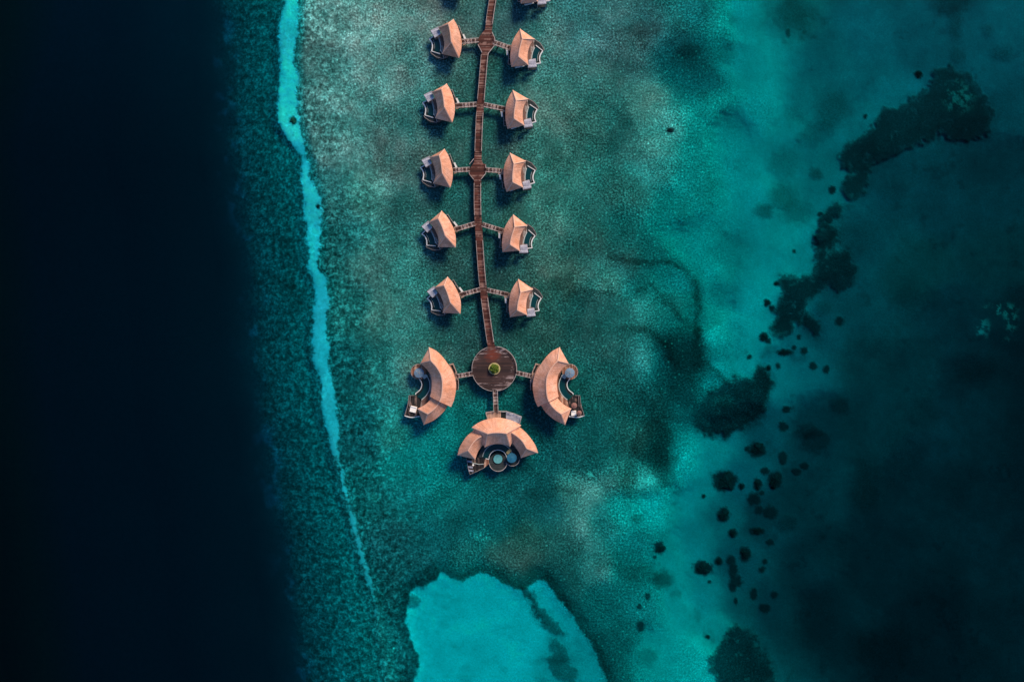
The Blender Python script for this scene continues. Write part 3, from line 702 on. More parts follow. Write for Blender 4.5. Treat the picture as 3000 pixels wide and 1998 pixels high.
hv = fbm(X, Y, 150, 70, 5, 0.65); hv2 = fbm(X, Y, 40, 74, 4, 0.7)
sh = sstep(3.2, 1.6, D)
AR = AR * (1 + sh * (0.02 + 0.60 * hv + 0.25 * hv2))
dz = sstep(3.5, 5, D) * (1 - mch) * (1 - ml) * (u > 60)
mot = np.exp(dz * (0.34 * fbm(X, Y, 120, 90, 6, 0.72) * (1 + 0.7 * sstep(2200, 2500, X)) + 0.30 * fbm(X, Y, 300, 92, 3) + 0.10 * sstep(2350, 2600, X) + 0.12 * fbm(X, Y, 12, 93, 3, 0.8) - 0.35 * sstep(0.28, 0.6, fbm(X, Y, 55, 95, 4, 0.75))))
mot *= 1 - 0.13 * np.exp(-((X - 1930) / 260.0) ** 2) * sstep(950, 700, Y)
AG *= mot; AB *= mot
AR *= 1 - 0.14 * np.exp(-((X - 930) / 110.0) ** 2)
tone = np.exp(sh * (0.42 * fbm(X, Y, 90, 80, 4, 0.7) + 0.30 * hv2))
AG *= tone * (1 - 0.05 * sh * (hv > 0) * hv); AB *= tone * (1 + 0.03 * sh); AR *= tone
amt = amt * (1 + 0.12 * sh + 0.7 * sh * fbm(X, Y, 70, 84, 3))
for x0, y0, a, b, lab in CORALS:
    blob(x0, y0, a * 1.08 + 1.5, b * 1.08 + 1.5, 0.16, 0.30, 1.1, 0.05)
D = np.clip(D, 0.45, 42)
# beyond the frame the ground just carries on
amt = np.maximum(amt, (0.14 + 0.34 * sstep(2230, 2050, X) * sstep(1500, 1000, Y)) * dz)
relief = 0.12 * fbm(X, Y, 18, 50, 3) * np.clip(amt * 2, 0, 1) + 0.25 * fbm(X, Y, 120, 55, 3)
D = np.clip(D + relief, 0.4, 43)
kk = S * (H + D) / H
VX = (X - 1500) * kk; VY = (999 - Y) * kk
co = np.stack([VX, VY, -D], -1).reshape(-1, 3).astype(np.float32)
idx = (np.arange(ny - 1)[:, None] * nx + np.arange(nx - 1)[None, :]).ravel()
quads = np.stack([idx, idx + nx, idx + nx + 1, idx + 1], -1).astype(np.int32)
me = bpy.data.meshes.new('seabed')
me.vertices.add(len(co)); me.vertices.foreach_set('co', co.ravel())
me.loops.add(quads.size); me.loops.foreach_set('vertex_index', quads.ravel())
me.polygons.add(len(quads)); me.polygons.foreach_set('loop_start', np.arange(0, quads.size, 4, dtype=np.int32))
me.update(calc_edges=True)
me.polygons.foreach_set('use_smooth', np.ones(len(quads), bool))
def colattr(name, a, b, c):
    at = me.color_attributes.new(name, 'FLOAT_COLOR', 'POINT')
    at.data.foreach_set('color', np.stack([a, b, c, np.ones_like(a)], -1).reshape(-1).astype(np.float32))
colattr('bed', np.clip(AR, 0.002, .9), np.clip(AG, 0.002, .9), np.clip(AB, 0.002, .9))
colattr('grain', np.clip(amt, 0, 1), fine_, np.clip(fleck, 0, 1))
me.materials.append(seabed_mat())
seabed = bpy.data.objects.new('seabed', me); col.objects.link(seabed)
tag(seabed, kind='structure')

XX, YY, ZZ = co[:, 0].max() + 500, co[:, 1].max() + 500, -60.0
wb = MB().add([(-XX, -YY, ZZ), (XX, -YY, ZZ), (XX, YY, ZZ), (-XX, YY, ZZ), (-XX, -YY, 0), (XX, -YY, 0), (XX, YY, 0), (-XX, YY, 0)],
              [(3, 2, 1, 0), (4, 5, 6, 7), (0, 1, 5, 4), (1, 2, 6, 5), (2, 3, 7, 6), (3, 0, 4, 7)])
tag(wb.build('water', water_mat()), kind='structure')

def bed_depth(px, py):
    i = int(np.argmin(abs(XS - px))); j = int(np.argmin(abs(YS - py)))
    return float(D[j, i])

# ---- coral heads standing on the sand
def coral_head(px, py, a, b, lab):
    d = bed_depth(px, py) + 0.15
    k = S * (H + d) / H
    h = min(d - 0.3, 0.35 * min(a, b) * k + 0.3)
    x, y = (px - 1500) * k, (999 - py) * k
    rs = random.Random(int(px * 7 + py))
    n, rings = 30, 6; m = MB(); vs = []
    ph = [rs.uniform(0, 6.28) for _ in range(5)]
    for r_ in range(rings):
        t = r_ / (rings - 1)
        for i in range(n):
            an = 2 * math.pi * i / n
            w_ = 0.92 + 0.16 * math.sin(2 * an + ph[0]) + 0.15 * math.sin(3 * an + ph[1]) + 0.13 * math.sin(5 * an + ph[2]) + 0.10 * math.sin(9 * an + ph[3]) + rs.uniform(-.12, .12)
            q = (1 - t) * 0.92 + 0.08
            vs.append((a * k * w_ * q * math.cos(an), b * k * w_ * q * math.sin(an), h * math.sqrt(max(0, 1 - q * q)) * rs.uniform(.75, 1.1) if r_ else -0.5))
    m.add(vs, [(r_ * n + i, r_ * n + (i + 1) % n, (r_ + 1) * n + (i + 1) % n, (r_ + 1) * n + i) for r_ in range(rings - 1) for i in range(n)] + [tuple((rings - 1) * n + i for i in range(n))])
    o = m.build('coral_head', M['coral'] if py > 400 or px > 1000 else M['rock'])
    o.location = (x, y, -d)
    tag(o, lab, 'coral head', 'scattered coral heads on the sand')
for x0, y0, a, b, lab in CORALS:
    if lab: coral_head(x0, y0, a, b, lab)

# ------------------------------------------------------------ buildings
FLOOR = 1.7
def hip_roof(root, O, I, Rg, ze, zr, n=15, capw=0.34, name='roof', hipA=True, hipB=True):
    "curved roof: outer eave O, inner eave I, ridge Rg (2-d lists, metres)"
    o = [Vector((p.x, p.y, ze)) for p in smooth(O, n)]
    i_ = [Vector((p.x, p.y, ze)) for p in smooth(I, n)]
    r = [Vector((p.x, p.y, zr)) for p in smooth(Rg, n)]
    m = MB()
    K = 4
    def slope(a, b):
        vs = []
        for k in range(K + 1):
            for j in range(n):
                p = a[j].lerp(b[j], k / K); p = p.copy()
                p.z -= 0.10 * math.sin(math.pi * k / K)          # thatch sags a little
                vs.append(p)
        fs = [(k * n + j, k * n + j + 1, (k + 1) * n + j + 1, (k + 1) * n + j) for k in range(K) for j in range(n - 1)]
        m.add(vs, fs)
    slope(o, r); slope(i_[::1], r)
    for q in (0, -1): m.add([o[q], i_[q], r[q]], [(0, 1, 2)])
    # underside and edge
    t = Vector((0, 0, -0.32))
    ring = o + i_[::-1]; N = len(ring)
    m.add(ring + [p + t for p in ring], [(k, (k + 1) % N, N + (k + 1) % N, N + k) for k in range(N)])
    m.add([p + t for p in o] + [p + t for p in i_] + [p + t for p in r], [(j, j + 1, 2 * n + j + 1, 2 * n + j) for j in range(n - 1)] + [(n + j, n + j + 1, 2 * n + j + 1, 2 * n + j) for j in range(n - 1)])
    ro = m.build(name, M['thatch'], root)
    at_ = ro.data.attributes.new('along', 'FLOAT', 'POINT')
    val = np.zeros(len(ro.data.vertices), np.float32)
    Lr = 0; acc = [0]
    for a_, b_ in zip(o, o[1:]): acc.append(acc[-1] + (b_ - a_).length)
    acc = np.array(acc, np.float32)
    val[:2 * (K + 1) * n] = np.concatenate([np.tile(acc, K + 1), np.tile(acc + 57, K + 1)])
    at_.data.foreach_set('value', val)
    c = MB(); up = Vector((0, 0, 0.05))
    def cap(path):
        for a, b in zip(path, path[1:]): c.beam(a + up, b + up, capw, 0.14)
    cap(r)
    for q in (0, -1):
        if (r[q] - o[q]).length > 1.5 and (q == 0 and hipA or q == -1 and hipB): cap([r[q], o[q]]); cap([r[q], i_[q]])
    c.build('ridge_cap', M['ridge'], ro)
    return ro, o, i_, r

def walls(root, o, i_, r, z0, z1, k=0.80, trim=2, name='wall'):
    n = len(o)
    def ins(p, q): v = q.lerp(p, k); return (v.x, v.y)
    A = [ins(o[j], r[j]) for j in range(trim, n - trim)]
    B = [ins(i_[j], r[j]) for j in range(trim, n - trim)]
    MB().prism(A + B[::-1], z0, z1).build(name, M['wall'], root)
    # glazed doors towards the pool
    for a, b in ((0.12, 0.40), (0.56, 0.86)):
        q = B[int(a * (len(B) - 1)):int(b * (len(B) - 1)) + 1]
        if len(q) > 1: MB().band(q, 0.16, z0 + 0.05, z0 + 2.2).build('glass_door', M['glass'], root)
    return A, B

def railing(root, path, z, h=0.95, post=1.6, mat='rail', name='railing', wdt=0.16, closed=False):
    p = [Vector((a[0], a[1])) for a in path]
    if closed: p = p + [p[0]]
    m = MB()
    m.band(p, wdt, z + h - 0.08, z + h)
    m.band(p, 0.05, z + h * 0.5 - 0.04, z + h * 0.5)
    L = sum((b - a).length for a, b in zip(p, p[1:]))
    for q in resample(p, max(2, int(L / post) + 1)): m.box(q.x, q.y, z, 0.13, 0.13, h - 0.09)
    return m.build(name, M[mat], root)

def local(o, P): return [(a - o[0], b - o[1]) for a, b in P]
def cen(P): return (sum(p[0] for p in P) / len(P), sum(p[1] for p in P) / len(P))

def piles(root, spots, z1):
    for x, y in spots:
        MB().cyl(x, y, -4.0, z1, 0.16, n=8).build('pile', M['pile'], root)

# ---- the small villa, drawn once from the top right one
A0, B0 = W(1524.1, 85.8, 4.6), W(1498.3, 196.7, 4.6)
C0 = ((A0[0] + B0[0]) / 2, (A0[1] + B0[1]) / 2)
def small_villa():
    root = empty('overwater_villa')
    q = lambda lst, z: local(C0, pts(cR1, lst, z))
    O = q([(670, 165), (530, 360), (420, 590), (375, 850), (365, 1100), (400, 1325)], 4.6)
    I = q([(1110, 475), (990, 620), (925, 780), (898, 950), (895, 1110), (925, 1262)], 4.6)
    Rg = q([(738, 462), (680, 680), (645, 840), (625, 1010)], 8.5)
    ro, o, i_, r = hip_roof(root, O, I, Rg, 4.6, 8.5)
    F_ = FLOOR
    A_, B_ = walls(root, o, i_, r, F_, 4.5, 0.78, 2)
    # platform under the house and the terrace between house and pool
    MB().prism(A_ + B_[::-1], F_ - 0.35, F_ - 0.004).build('house_platform', M['entry'], root)
    T = q([(985, 480), (1110, 500), (1085, 610), (1110, 735), (1045, 900), (1015, 1080), (1150, 1140), (1140, 1200), (850, 1230), (800, 1100), (800, 700), (900, 560)], F_)
    MB().prism(T, F_ - 0.30, F_ + 0.012).build('pool_terrace', M['terrace'], root)
    dk = q([(1112, 470), (1290, 590), (1405, 770), (1395, 830), (1360, 835), (1150, 665), (1112, 735), (1060, 700), (1060, 540)], F_ - 0.5)
    MB().prism(dk, F_ - 0.8, F_ - 0.5).build('lower_deck', M['darkdeck'], root)
    railing(root, q([(1115, 478), (1290, 598), (1403, 778), (1395, 820)], F_ + 0.3), F_ - 0.5, 0.8, mat='rail', wdt=0.10)
    # pool: dark basin, water, gutter, pale outer wall and inner coping
    basin = q([(1112, 735), (1150, 665), (1362, 832), (1290, 950), (1262, 1060), (1270, 1140), (1294, 1205), (1150, 1232), (1010, 1085), (1045, 900)], F_)
    MB().prism(basin, F_ - 1.2, F_ - 0.28).build('pool_basin', M['gutter'], root)
    wt = q([(1122, 748), (1155, 715), (1275, 815), (1225, 930), (1203, 1050), (1200, 1150), (1120, 1190), (1022, 1085), (1050, 930), (1080, 830)], F_)
    MB().prism(wt, F_ - 0.6, F_ - 0.12).build('pool_water', M['pool'], root)
    MB().band(smooth(q([(1150, 665), (1255, 750), (1362, 832)], F_), 6)[0:] , 0.26, F_ - 1.0, F_ + 0.06).band(
        smooth(q([(1362, 832), (1290, 950), (1262, 1060), (1270, 1140), (1292, 1205)], F_), 14), 0.40, F_ - 1.0, F_ + 0.05).band(
        q([(1300, 1205), (1160, 1228)], F_), 0.34, F_ - 1.0, F_ + 0.04).build('pool_wall', M['white'], root)
    MB().band(smooth(q([(1110, 735), (1068, 830), (1035, 950), (1018, 1080)], F_), 12), 0.30, F_ - 0.3, F_ + 0.05).build('pool_coping', M['coping'], root)
    MB().band(smooth(q([(1250, 870), (1215, 960), (1200, 1060), (1198, 1150)], F_), 10), 0.10, F_ - 0.3, F_ - 0.04).build('overflow_edge', M['coping'], root)
    # silvery slatted canopy over the day bed corner
    zc = 3.6
    cp = q([(932, 1112), (1135, 1072), (1176, 1322), (912, 1345)], zc)
    m = MB()
    a, b, c_, d_ = [Vector(v) for v in cp]
    K = 15
    for k in range(K):
        t0, t1 = k / K, (k + 0.86) / K
        m.prism([tuple(a.lerp(d_, t0)), tuple(b.lerp(c_, t0)), tuple(b.lerp(c_, t1)), tuple(a.lerp(d_, t1))], zc - 0.07, zc)
    can = m.build('slatted_canopy', M['greydeck'], root)
    mm = MB()
    for u_, v_ in ((a, b), (d_, c_), (a, d_), (b, c_)): mm.beam((*u_, zc - 0.16), (*v_, zc - 0.16), 0.16, 0.16)
    mm.build('canopy_frame', M['rail'], can)
    for v_ in (a, b, c_, d_):
        w_ = v_.lerp((a + c_) / 2, 0.06)
        MB().box(w_.x, w_.y, 0.2, 0.14, 0.14, zc - 0.45).build('canopy_post', M['rail'], can)
    st = q([(905, 1340), (1150, 1320), (1145, 1405), (925, 1420)], 0.9)
    MB().prism(st, 0.75, 0.9).build('water_step', M['darkdeck'], root)
    # entry landing and the service frame on the pier side
    MB().prism(q([(215, 668), (300, 655), (400, 650), (395, 820), (300, 830), (230, 800)], F_), F_ - 0.25, F_ + 0.006).build('entry_landing', M['entry'], root)
    MB().prism(q([(238, 800), (300, 812), (296, 965), (250, 970)], F_), F_ - 0.2, F_ + 0.1).build('entry_step', M['white'], root)
    fr = q([(300, 830), (395, 840), (372, 1250), (305, 1245)], F_ - 0.3)
    MB().prism(fr, F_ - 0.6, F_ - 0.3).build('service_deck', M['darkdeck'], root)
    railing(root, q([(300, 880), (308, 1060), (300, 1245), (372, 1250)], F_ + 0.4), F_ - 0.3, 0.8, 1.5, 'rail', wdt=0.15)
    railing(root, q([(302, 1075), (370, 1078)], F_ + 0.4), F_ - 0.3, 0.8, 1.5, 'rail', wdt=0.12)
    MB().prism(q([(505, 1330), (790, 1270), (800, 1300), (520, 1365)], F_ + 0.3), F_, F_ + 0.3).build('side_ledge', M['white'], root)
    piles(root, [A_[0], A_[5], A_[-1], B_[0], B_[5], B_[-1]] + q([(1300, 830), (1250, 1150), (1130, 900)], 1), F_ - 0.4)
    return root

def find(s, e): pass
VILLAS = [   # end by the entrance deck side: A then B, and label
    ((1524.1, 85.8), (1498.3, 196.7), 'curved hip roofed villa right of the upper pier landing'),
    ((1502.8, 264.7), (1487, 378), 'curved hip roofed villa right of the pier, between its upper and middle landings'),
    ((1494.6, 447.8), (1484, 562.6), 'curved hip roofed villa right of the middle pier landing'),
    ((1504.2, 628.8), (1472.6, 738.8), 'curved hip roofed villa right of the pier, next one below the middle landing'),
    ((1518.9, 818), (1494.6, 929.3), 'curved hip roofed villa right of the pier, just above the large right crescent villa'),
    ((1552.2, -99.6), (1526.2, 11.3), 'villa at top right of the pier, mostly cut off by the top edge'),
    ((1345.2, 172.5), (1328.9, 55.8), 'curved hip roofed villa left of the upper pier landing'),
    ((1325.3, 360.3), (1309, 245.5), 'curved hip roofed villa left of the pier, between its upper and middle landings'),
    ((1319.6, 551.1), (1302.4, 436.3), 'curved hip roofed villa left of the middle pier landing'),
    ((1334.9, 725), (1294.3, 618.3), 'curved hip roofed villa left of the pier, next one below the middle landing'),
    ((1349.2, 919.8), (1311.5, 810.7), 'curved hip roofed villa left of the pier, just above the large left crescent villa'),
    ((1362, -18), (1347, -134), 'villa above the top edge, left of the pier, only its shadow in view'),
]
va = Vector(A0) - Vector(B0)
proto = small_villa()
for k, (pa, pb, lab) in enumerate(VILLAS):
    o = proto if k == 0 else copy_tree(proto)
    a, b = Vector(W(*pa, 4.6)), Vector(W(*pb, 4.6))
    o.location = ((a.x + b.x) / 2, (a.y + b.y) / 2, 0)
    v = a - b
    o.rotation_euler.z = math.atan2(v.y, v.x) - math.atan2(va.y, va.x)
    tag(o, lab, 'villa', 'small curved villas along the pier')

# ---- the pair of large crescent villas
def big_villa(mir, label):
    ox, oy = W(1257, 1120, 0)
    if mir: ox = -ox + 2 * W(1448.5, 0)[0]
    axis = 1448.5
    def q(lst, z, off=True):
        out = []
        for x, y in lst:
            px, py = cBL(x, y)
            if mir: px = 2 * axis - px
            a, b = W(px, py, z); out.append((a - ox, b - oy))
        return out
    root = empty('crescent_villa', (ox, oy, 0)); F_ = FLOOR
    tag(root, label, 'villa', 'large crescent villas')
    ze, zr = 5.2, 9.4
    O = q([(490, 210), (600, 265), (700, 355), (800, 490), (870, 600), (915, 720), (932, 850), (920, 960), (895, 1080), (848, 1187)], ze)
    I = q([(345, 472), (440, 560), (510, 660), (530, 760), (530, 850), (520, 950), (503, 1018)], ze)
    Rg = q([(520, 430), (610, 530), (680, 650), (705, 760), (705, 900), (690, 1020), (662, 1103)], zr)
    ro, o, i_, r = hip_roof(root, O, I, Rg, ze, zr, 21, 0.36, hipB=False)
    A_, B_ = walls(root, o, i_, r, F_, ze - 0.1, 0.80, 2)
    z2, zr2 = 4.5, 8.0
    O2 = q([(800, 1150), (740, 1250), (650, 1340), (545, 1418), (400, 1480)], z2)
    I2 = q([(540, 1010), (500, 1075), (420, 1150), (300, 1215)], z2)
    R2 = q([(670, 1085), (625, 1160), (550, 1240), (465, 1302)], zr2)
    ro2, o2, i2, r2 = hip_roof(root, O2, I2, R2, z2, zr2, 13, 0.34, hipA=False)
    C_, D_ = walls(root, o2, i2, r2, F_, z2 - 0.1, 0.78, 1)
    MB().prism(A_ + B_[::-1], F_ - 0.35, F_ - 0.004).build('house_platform', M['entry'], root)
    MB().prism(C_ + D_[::-1], F_ - 0.35, F_ - 0.01).build('house_platform', M['entry'], root)
    # terrace between the roof and the pool
    T = smooth(q([(430, 560), (500, 700), (508, 850), (485, 940), (440, 1015), (365, 1078)], F_), 16)
    T2 = smooth(q([(560, 640), (620, 850), (600, 1000), (520, 1120), (330, 1215)], F_), 16)
    MB().prism([(p.x, p.y) for p in T] + [(p.x, p.y) for p in T2[::-1]], F_ - 0.3, F_ + 0.012).build('pool_terrace', M['terrace'] if not mir else M['browndeck'], root)
    # crescent pool
    inn = smooth(q([(400, 690), (455, 690), (490, 760), (502, 840), (482, 930), (432, 1010), (362, 1072)], F_), 20)
    out = smooth(q([(322, 725), (362, 785), (366, 850), (335, 912), (268, 966), (272, 985)], F_), 18)
    base = [(p.x, p.y) for p in inn] + [(p.x, p.y) for p in out[::-1]]
    MB().prism(base, F_ - 1.2, F_ - 0.28).build('pool_basin', M['gutter'], root)
    win = smooth(q([(410, 705), (450, 705), (480, 770), (490, 840), (470, 930), (420, 1005), (360, 1058)], F_), 18)
    wout = smooth(q([(385, 740), (402, 790), (400, 860), (372, 930), (320, 990), (290, 1020)], F_), 16)
    MB().prism([(p.x, p.y) for p in win] + [(p.x, p.y) for p in wout[::-1]], F_ - 0.6, F_ - 0.12).build('pool_water', M['pool'], root)
    MB().band(inn[2:], 0.30, F_ - 0.3, F_ + 0.05).build('pool_coping', M['coping'], root)
    MB().band(out, 0.30, F_ - 1.0, F_ + 0.06).build('pool_wall', M['white'], root)
    # round deck with the canvas canopy
    cx, cy = q([(318, 610)], F_)[0]; rr = 128 / 5.6 * S
    MB().cyl(cx, cy, F_ - 0.35, F_ + 0.02, rr, n=36).build('round_deck', M['browndeck'], root)
    a0, a1 = (70, 245)
    if mir: a0, a1 = (-65, 110)
    railing(root, circ(cx, cy, rr - 0.1, 20, a0, a1), F_, 0.8, 1.2, wdt=0.14)
    kx, ky = q([(322, 630)], 3.9)[0]; cr_ = 80 / 5.6 * S
    m = MB(); nn = 20
    ring = [(kx + cr_ * math.cos(2 * math.pi * i / nn), ky + cr_ * math.sin(2 * math.pi * i / nn), 3.75) for i in range(nn)]
    mid = [(kx + cr_ * .5 * math.cos(2 * math.pi * i / nn), ky + cr_ * .5 * math.sin(2 * math.pi * i / nn), 4.0) for i in range(nn)]
    m.add(ring + mid + [(kx, ky, 4.15)] + [(a, b, c - 0.12) for a, b, c in ring],
          [(i, (i + 1) % nn, nn + (i + 1) % nn, nn + i) for i in range(nn)] + [(nn + i, nn + (i + 1) % nn, 2 * nn) for i in range(nn)] +
          [(2 * nn + 1 + i, 2 * nn + 1 + (i + 1) % nn, (i + 1) % nn, i) for i in range(nn)])
    cpy = m.build('round_canopy', M['bluecanopy'], root)
    sp = MB()
    for i in range(0, nn, 4): sp.beam(Vector(ring[i]) + Vector((0, 0, .04)), (kx, ky, 4.2), 0.09, 0.06)
    sp.build('canopy_rib', M['rail'], cpy)
    MB().cyl(kx, ky, F_, 4.0, 0.09, n=8).build('canopy_post', M['rail'], cpy)
    MB().prism(q([(375, 690), (400, 650), (450, 655), (470, 690), (405, 730)], F_ + 0.3), F_ - 0.1, F_ + 0.25).build('pool_step', M['coping'], root)
    # sundeck at the far end
    dk = smooth(q([(85, 1330), (200, 1358), (335, 1340)], F_), 8)
    Dk = q([(335, 1300), (320, 1200), (380, 1120), (350, 1085), (272, 1000), (235, 998), (155, 1000), (148, 1100), (128, 1200)], F_) + [(p.x, p.y) for p in dk]
    MB().prism(Dk, F_ - 0.35, F_ + 0.004).build('sun_deck', M['black'], root)
    railing(root, q([(235, 998), (155, 1000), (148, 1100), (128, 1200)], F_ + .5) + q([(85, 1330)], F_ + .5), F_, 0.8, 1.5, wdt=0.09)
    MB().band(dk, 0.34, F_ - 0.35, F_ + 0.12).build('deck_edge', M['white'], root)
    railing(root, q([(180, 1010), (172, 1180)], F_ + .3), F_, 0.7, 1.2, wdt=0.10)
    # entry side
    MB().prism(q([(805, 490), (885, 470), (945, 620), (950, 730), (900, 720)], F_), F_ - 0.3, F_ + 0.008).build('entry_landing', M['entry'], root)
    railing(root, q([(830, 492), (882, 478), (942, 630)], F_ + .6), F_, 0.9, 1.3, wdt=0.14)
    MB().prism(q([(935, 720), (970, 730), (968, 912), (905, 912)], F_ - .2), F_ - 0.5, F_ - 0.2).build('service_deck', M['walk'], root)
    railing(root, q([(970, 740), (968, 910)], F_ + .4), F_ - 0.2, 0.6, 1.5, 'rail', wdt=0.18)
    MB().prism(q([(840, 500), (872, 497), (925, 610), (905, 640)], F_ + .1), F_ - 0.1, F_ + 0.1).build('dark_inset', M['gutter'], root)  # plain black slab set into the landing
    piles(root, [A_[0], A_[6], A_[12], B_[3], B_[10], C_[3], D_[3]] + q([(160, 1050), (120, 1300), (300, 1330), (230, 560)], 1), F_ - 0.4)
    return root, q, (ox, oy)

bl, qL, oL = big_villa(False, 'large crescent shaped villa left of the round deck, with a bluish round canopy')
br, qR, oR = big_villa(True, 'large crescent shaped villa right of the round deck, with a brown round terrace')

def gl(q, o, x, y, z): a, b = q([(x, y)], z)[0]; return a + o[0], b + o[1]
def daybed(x, y, rot, a, b, lab):
    r_ = empty('daybed', (x, y, FLOOR + 0.01), rot)
    tag(r_, lab, 'daybed', 'white daybeds on the crescent villas')
    MB().box(0, 0, 0, a + .15, b + .15, 0.3).build('base', M['wall'], r_)
    MB().box(0, 0, 0.3, a, b, 0.28).build('mattress', M['whitetop'], r_)
    MB().box(0, b / 2 - .25, 0.58, a * 0.85, 0.4, 0.18).build('pillow', M['whitetop'], r_)
daybed(*gl(qL, oL, 228, 1225, 2.2), R(-14), 2.4, 2.3, 'large square white daybed on the black deck of the left crescent villa')
daybed(*W(*cBR(1292, 1290), 2.2), R(4), 1.9, 1.9, 'smaller white daybed on the deck of the right crescent villa')
def parasol(x, y, r_, lab, mat='umb', z=3.6):
    t = empty('parasol', (x, y, FLOOR + 0.01)); tag(t, lab, 'parasol')
    m = MB(); n = 8; h = z - FLOOR
    ring = [(r_ * math.cos(2 * math.pi * (i + .5) / n), r_ * math.sin(2 * math.pi * (i + .5) / n), h) for i in range(n)]
    m.add(ring + [(0, 0, h + 0.45)] + [(a, b, c - .1) for a, b, c in ring], [(i, (i + 1) % n, n) for i in range(n)] + [(n + 1 + i, n + 1 + (i + 1) % n, (i + 1) % n, i) for i in range(n)])
    m.build('canopy', M[mat], t); MB().cyl(0, 0, 0, h + .4, 0.05, n=8).build('pole', M['rail'], t)
    MB().cyl(0, 0, 0, 0.1, 0.3, n=12).build('base', M['rail'], t)
parasol(*W(*cBR(1300, 1165), 3.6), 1.15, 'brown parasol above the white daybed of the right crescent villa')
parasol(*W(*cBR(1385, 1285), 3.6), 0.95, 'brown parasol in the corner right of the daybed, right crescent villa')

# ---- the villa at the end
def end_villa():
    oc = W(1459, 1320, 0)
    root = empty('end_villa', (*oc, 0)); F_ = FLOOR
    tag(root, 'large three roofed villa with two lower wings at the bottom end of the pier', 'villa')
    q = lambda lst, z: local(oc, pts(cS, lst, z))
    ze, zr = 5.6, 10.2
    O = q([(480, 648), (580, 575), (700, 522), (860, 487), (960, 487), (1100, 515), (1220, 560), (1312, 612)], ze)
    I = q([(700, 990), (790, 950), (900, 930), (1030, 942), (1127, 977)], ze)
    Rg = q([(745, 757), (830, 742), (900, 737), (980, 740), (1062, 752)], zr)
    ro, o, i_, r = hip_roof(root, O, I, Rg, ze, zr, 17, 0.34)
    A_, B_ = walls(root, o, i_, r, F_, ze - .1, 0.74, 2)
    zw, zwr = 4.6, 8.2
    Ol = q([(600, 660), (500, 715), (400, 790), (320, 900), (262, 1010), (236, 1122)], zw)
    Il = q([(700, 930), (650, 968), (590, 1050), (560, 1120), (538, 1195)], zw)
    Rl = q([(640, 800), (560, 850), (485, 930), (415, 1045)], zwr)
    _, ol, il, rl = hip_roof(root, Ol, Il, Rl, zw, zwr, 13, 0.32, hipA=False)
    Or = q([(1200, 600), (1300, 652), (1400, 740), (1500, 860), (1570, 975), (1602, 1078)], zw)
    Ir = q([(1100, 880), (1170, 920), (1250, 1020), (1290, 1095), (1315, 1168)], zw)
    Rr = q([(1160, 740), (1235, 790), (1335, 880), (1415, 1010)], zwr)
    _, o3, i3, r3 = hip_roof(root, Or, Ir, Rr, zw, zwr, 13, 0.32, hipA=False)
    walls(root, ol, il, rl, F_, zw - .1, 0.78, 2); walls(root, o3, i3, r3, F_, zw - .1, 0.78, 2)
    body = q([(520, 680), (860, 520), (1280, 640), (1400, 780), (1530, 1050), (1330, 1140), (1220, 1000), (1100, 900), (730, 900), (620, 1000), (530, 1170), (290, 1090), (380, 850)], F_)
    MB().prism(body, F_ - .4, F_ - .012).build('house_platform', M['entry'], root)
    cx, cy = q([(922, 1185)], F_)[0]; k = S * (H - F_) / H / 5.806
    # terrace arc and dark ring pool
    ter = circ(cx, cy, 330 * k, 30, 6, 176) + circ(cx, cy, 262 * k, 30, 176, 6)
    MB().prism(ter, F_ - .3, F_ + .01).build('pool_terrace', M['darkdeck'], root)
    bas = circ(cx, cy, 262 * k, 34, 5, 180) + circ(cx, cy, 152 * k, 34, 180, 5)
    MB().prism(bas, F_ - 1.2, F_ - .26).build('pool_basin', M['gutter'], root)
    wat = circ(cx, cy, 250 * k, 34, 10, 176) + circ(cx, cy, 172 * k, 34, 176, 10)
    MB().prism(wat, F_ - .6, F_ - .12).build('pool_water', M['pool'], root)
    MB().band(circ(cx, cy, 262 * k, 34, 12, 172), 0.24, F_ - .3, F_ + .05).build('pool_coping', M['coping'], root)
    MB().band(circ(cx, cy, 152 * k, 30, 8, 176) + q([(770, 1192), (712, 1178)], F_), 0.26, F_ - 1, F_ + .08).build('pool_wall', M['white'], root)
    # round jacuzzi deck
    jx, jy = q([(925, 1240)], F_)[0]
    MB().cyl(jx, jy, F_ - .4, F_ - .02, 152 * k, n=40).build('jacuzzi_deck', M['darkdeck'], root)
    railing(root, circ(jx, jy, 150 * k, 30, 188, 352), F_, 0.7, 1.2, wdt=0.2, mat='rail')
    MB().cyl(cx, cy, F_ - .2, F_ + .25, 86 * k, n=36).build('jacuzzi_rim', M['gutter'], root)
    MB().cyl(cx, cy, F_ - .1, F_ + .32, 76 * k, n=36).build('jacuzzi_water', M['jacuzzi'], root)
    # right: blue round canopy on its own terrace
    gx_, gy_ = q([(1165, 1175)], F_)[0]
    MB().cyl(gx_, gy_, F_ - .4, F_ - .03, 128 * k, n=36).build('round_deck', M['darkdeck'], root)
    railing(root, circ(gx_, gy_, 126 * k, 18, 215, 350), F_, 0.7, 1.2, wdt=0.15)
    zc = 3.9
    ux, uy = q([(1157, 1168)], zc)[0]; rr = 84 * k; m = MB(); nn = 18
    ring = [(ux + rr * math.cos(2 * math.pi * i / nn), uy + rr * math.sin(2 * math.pi * i / nn), zc - .1) for i in range(nn)]
    m.add(ring + [(ux, uy, zc + .25)] + [(a, b, c - .12) for a, b, c in ring], [(i, (i + 1) % nn, nn) for i in range(nn)] + [(nn + 1 + i, nn + 1 + (i + 1) % nn, (i + 1) % nn, i) for i in range(nn)])
    cn = m.build('round_canopy', M['bluedeep'], root)
    MB().cyl(ux, uy, F_, zc + .1, 0.09, n=8).build('canopy_post', M['rail'], cn)
    pb = q([(1060, 1075), (1125, 1008), (1160, 1045), (1090, 1110)], F_ + .4)
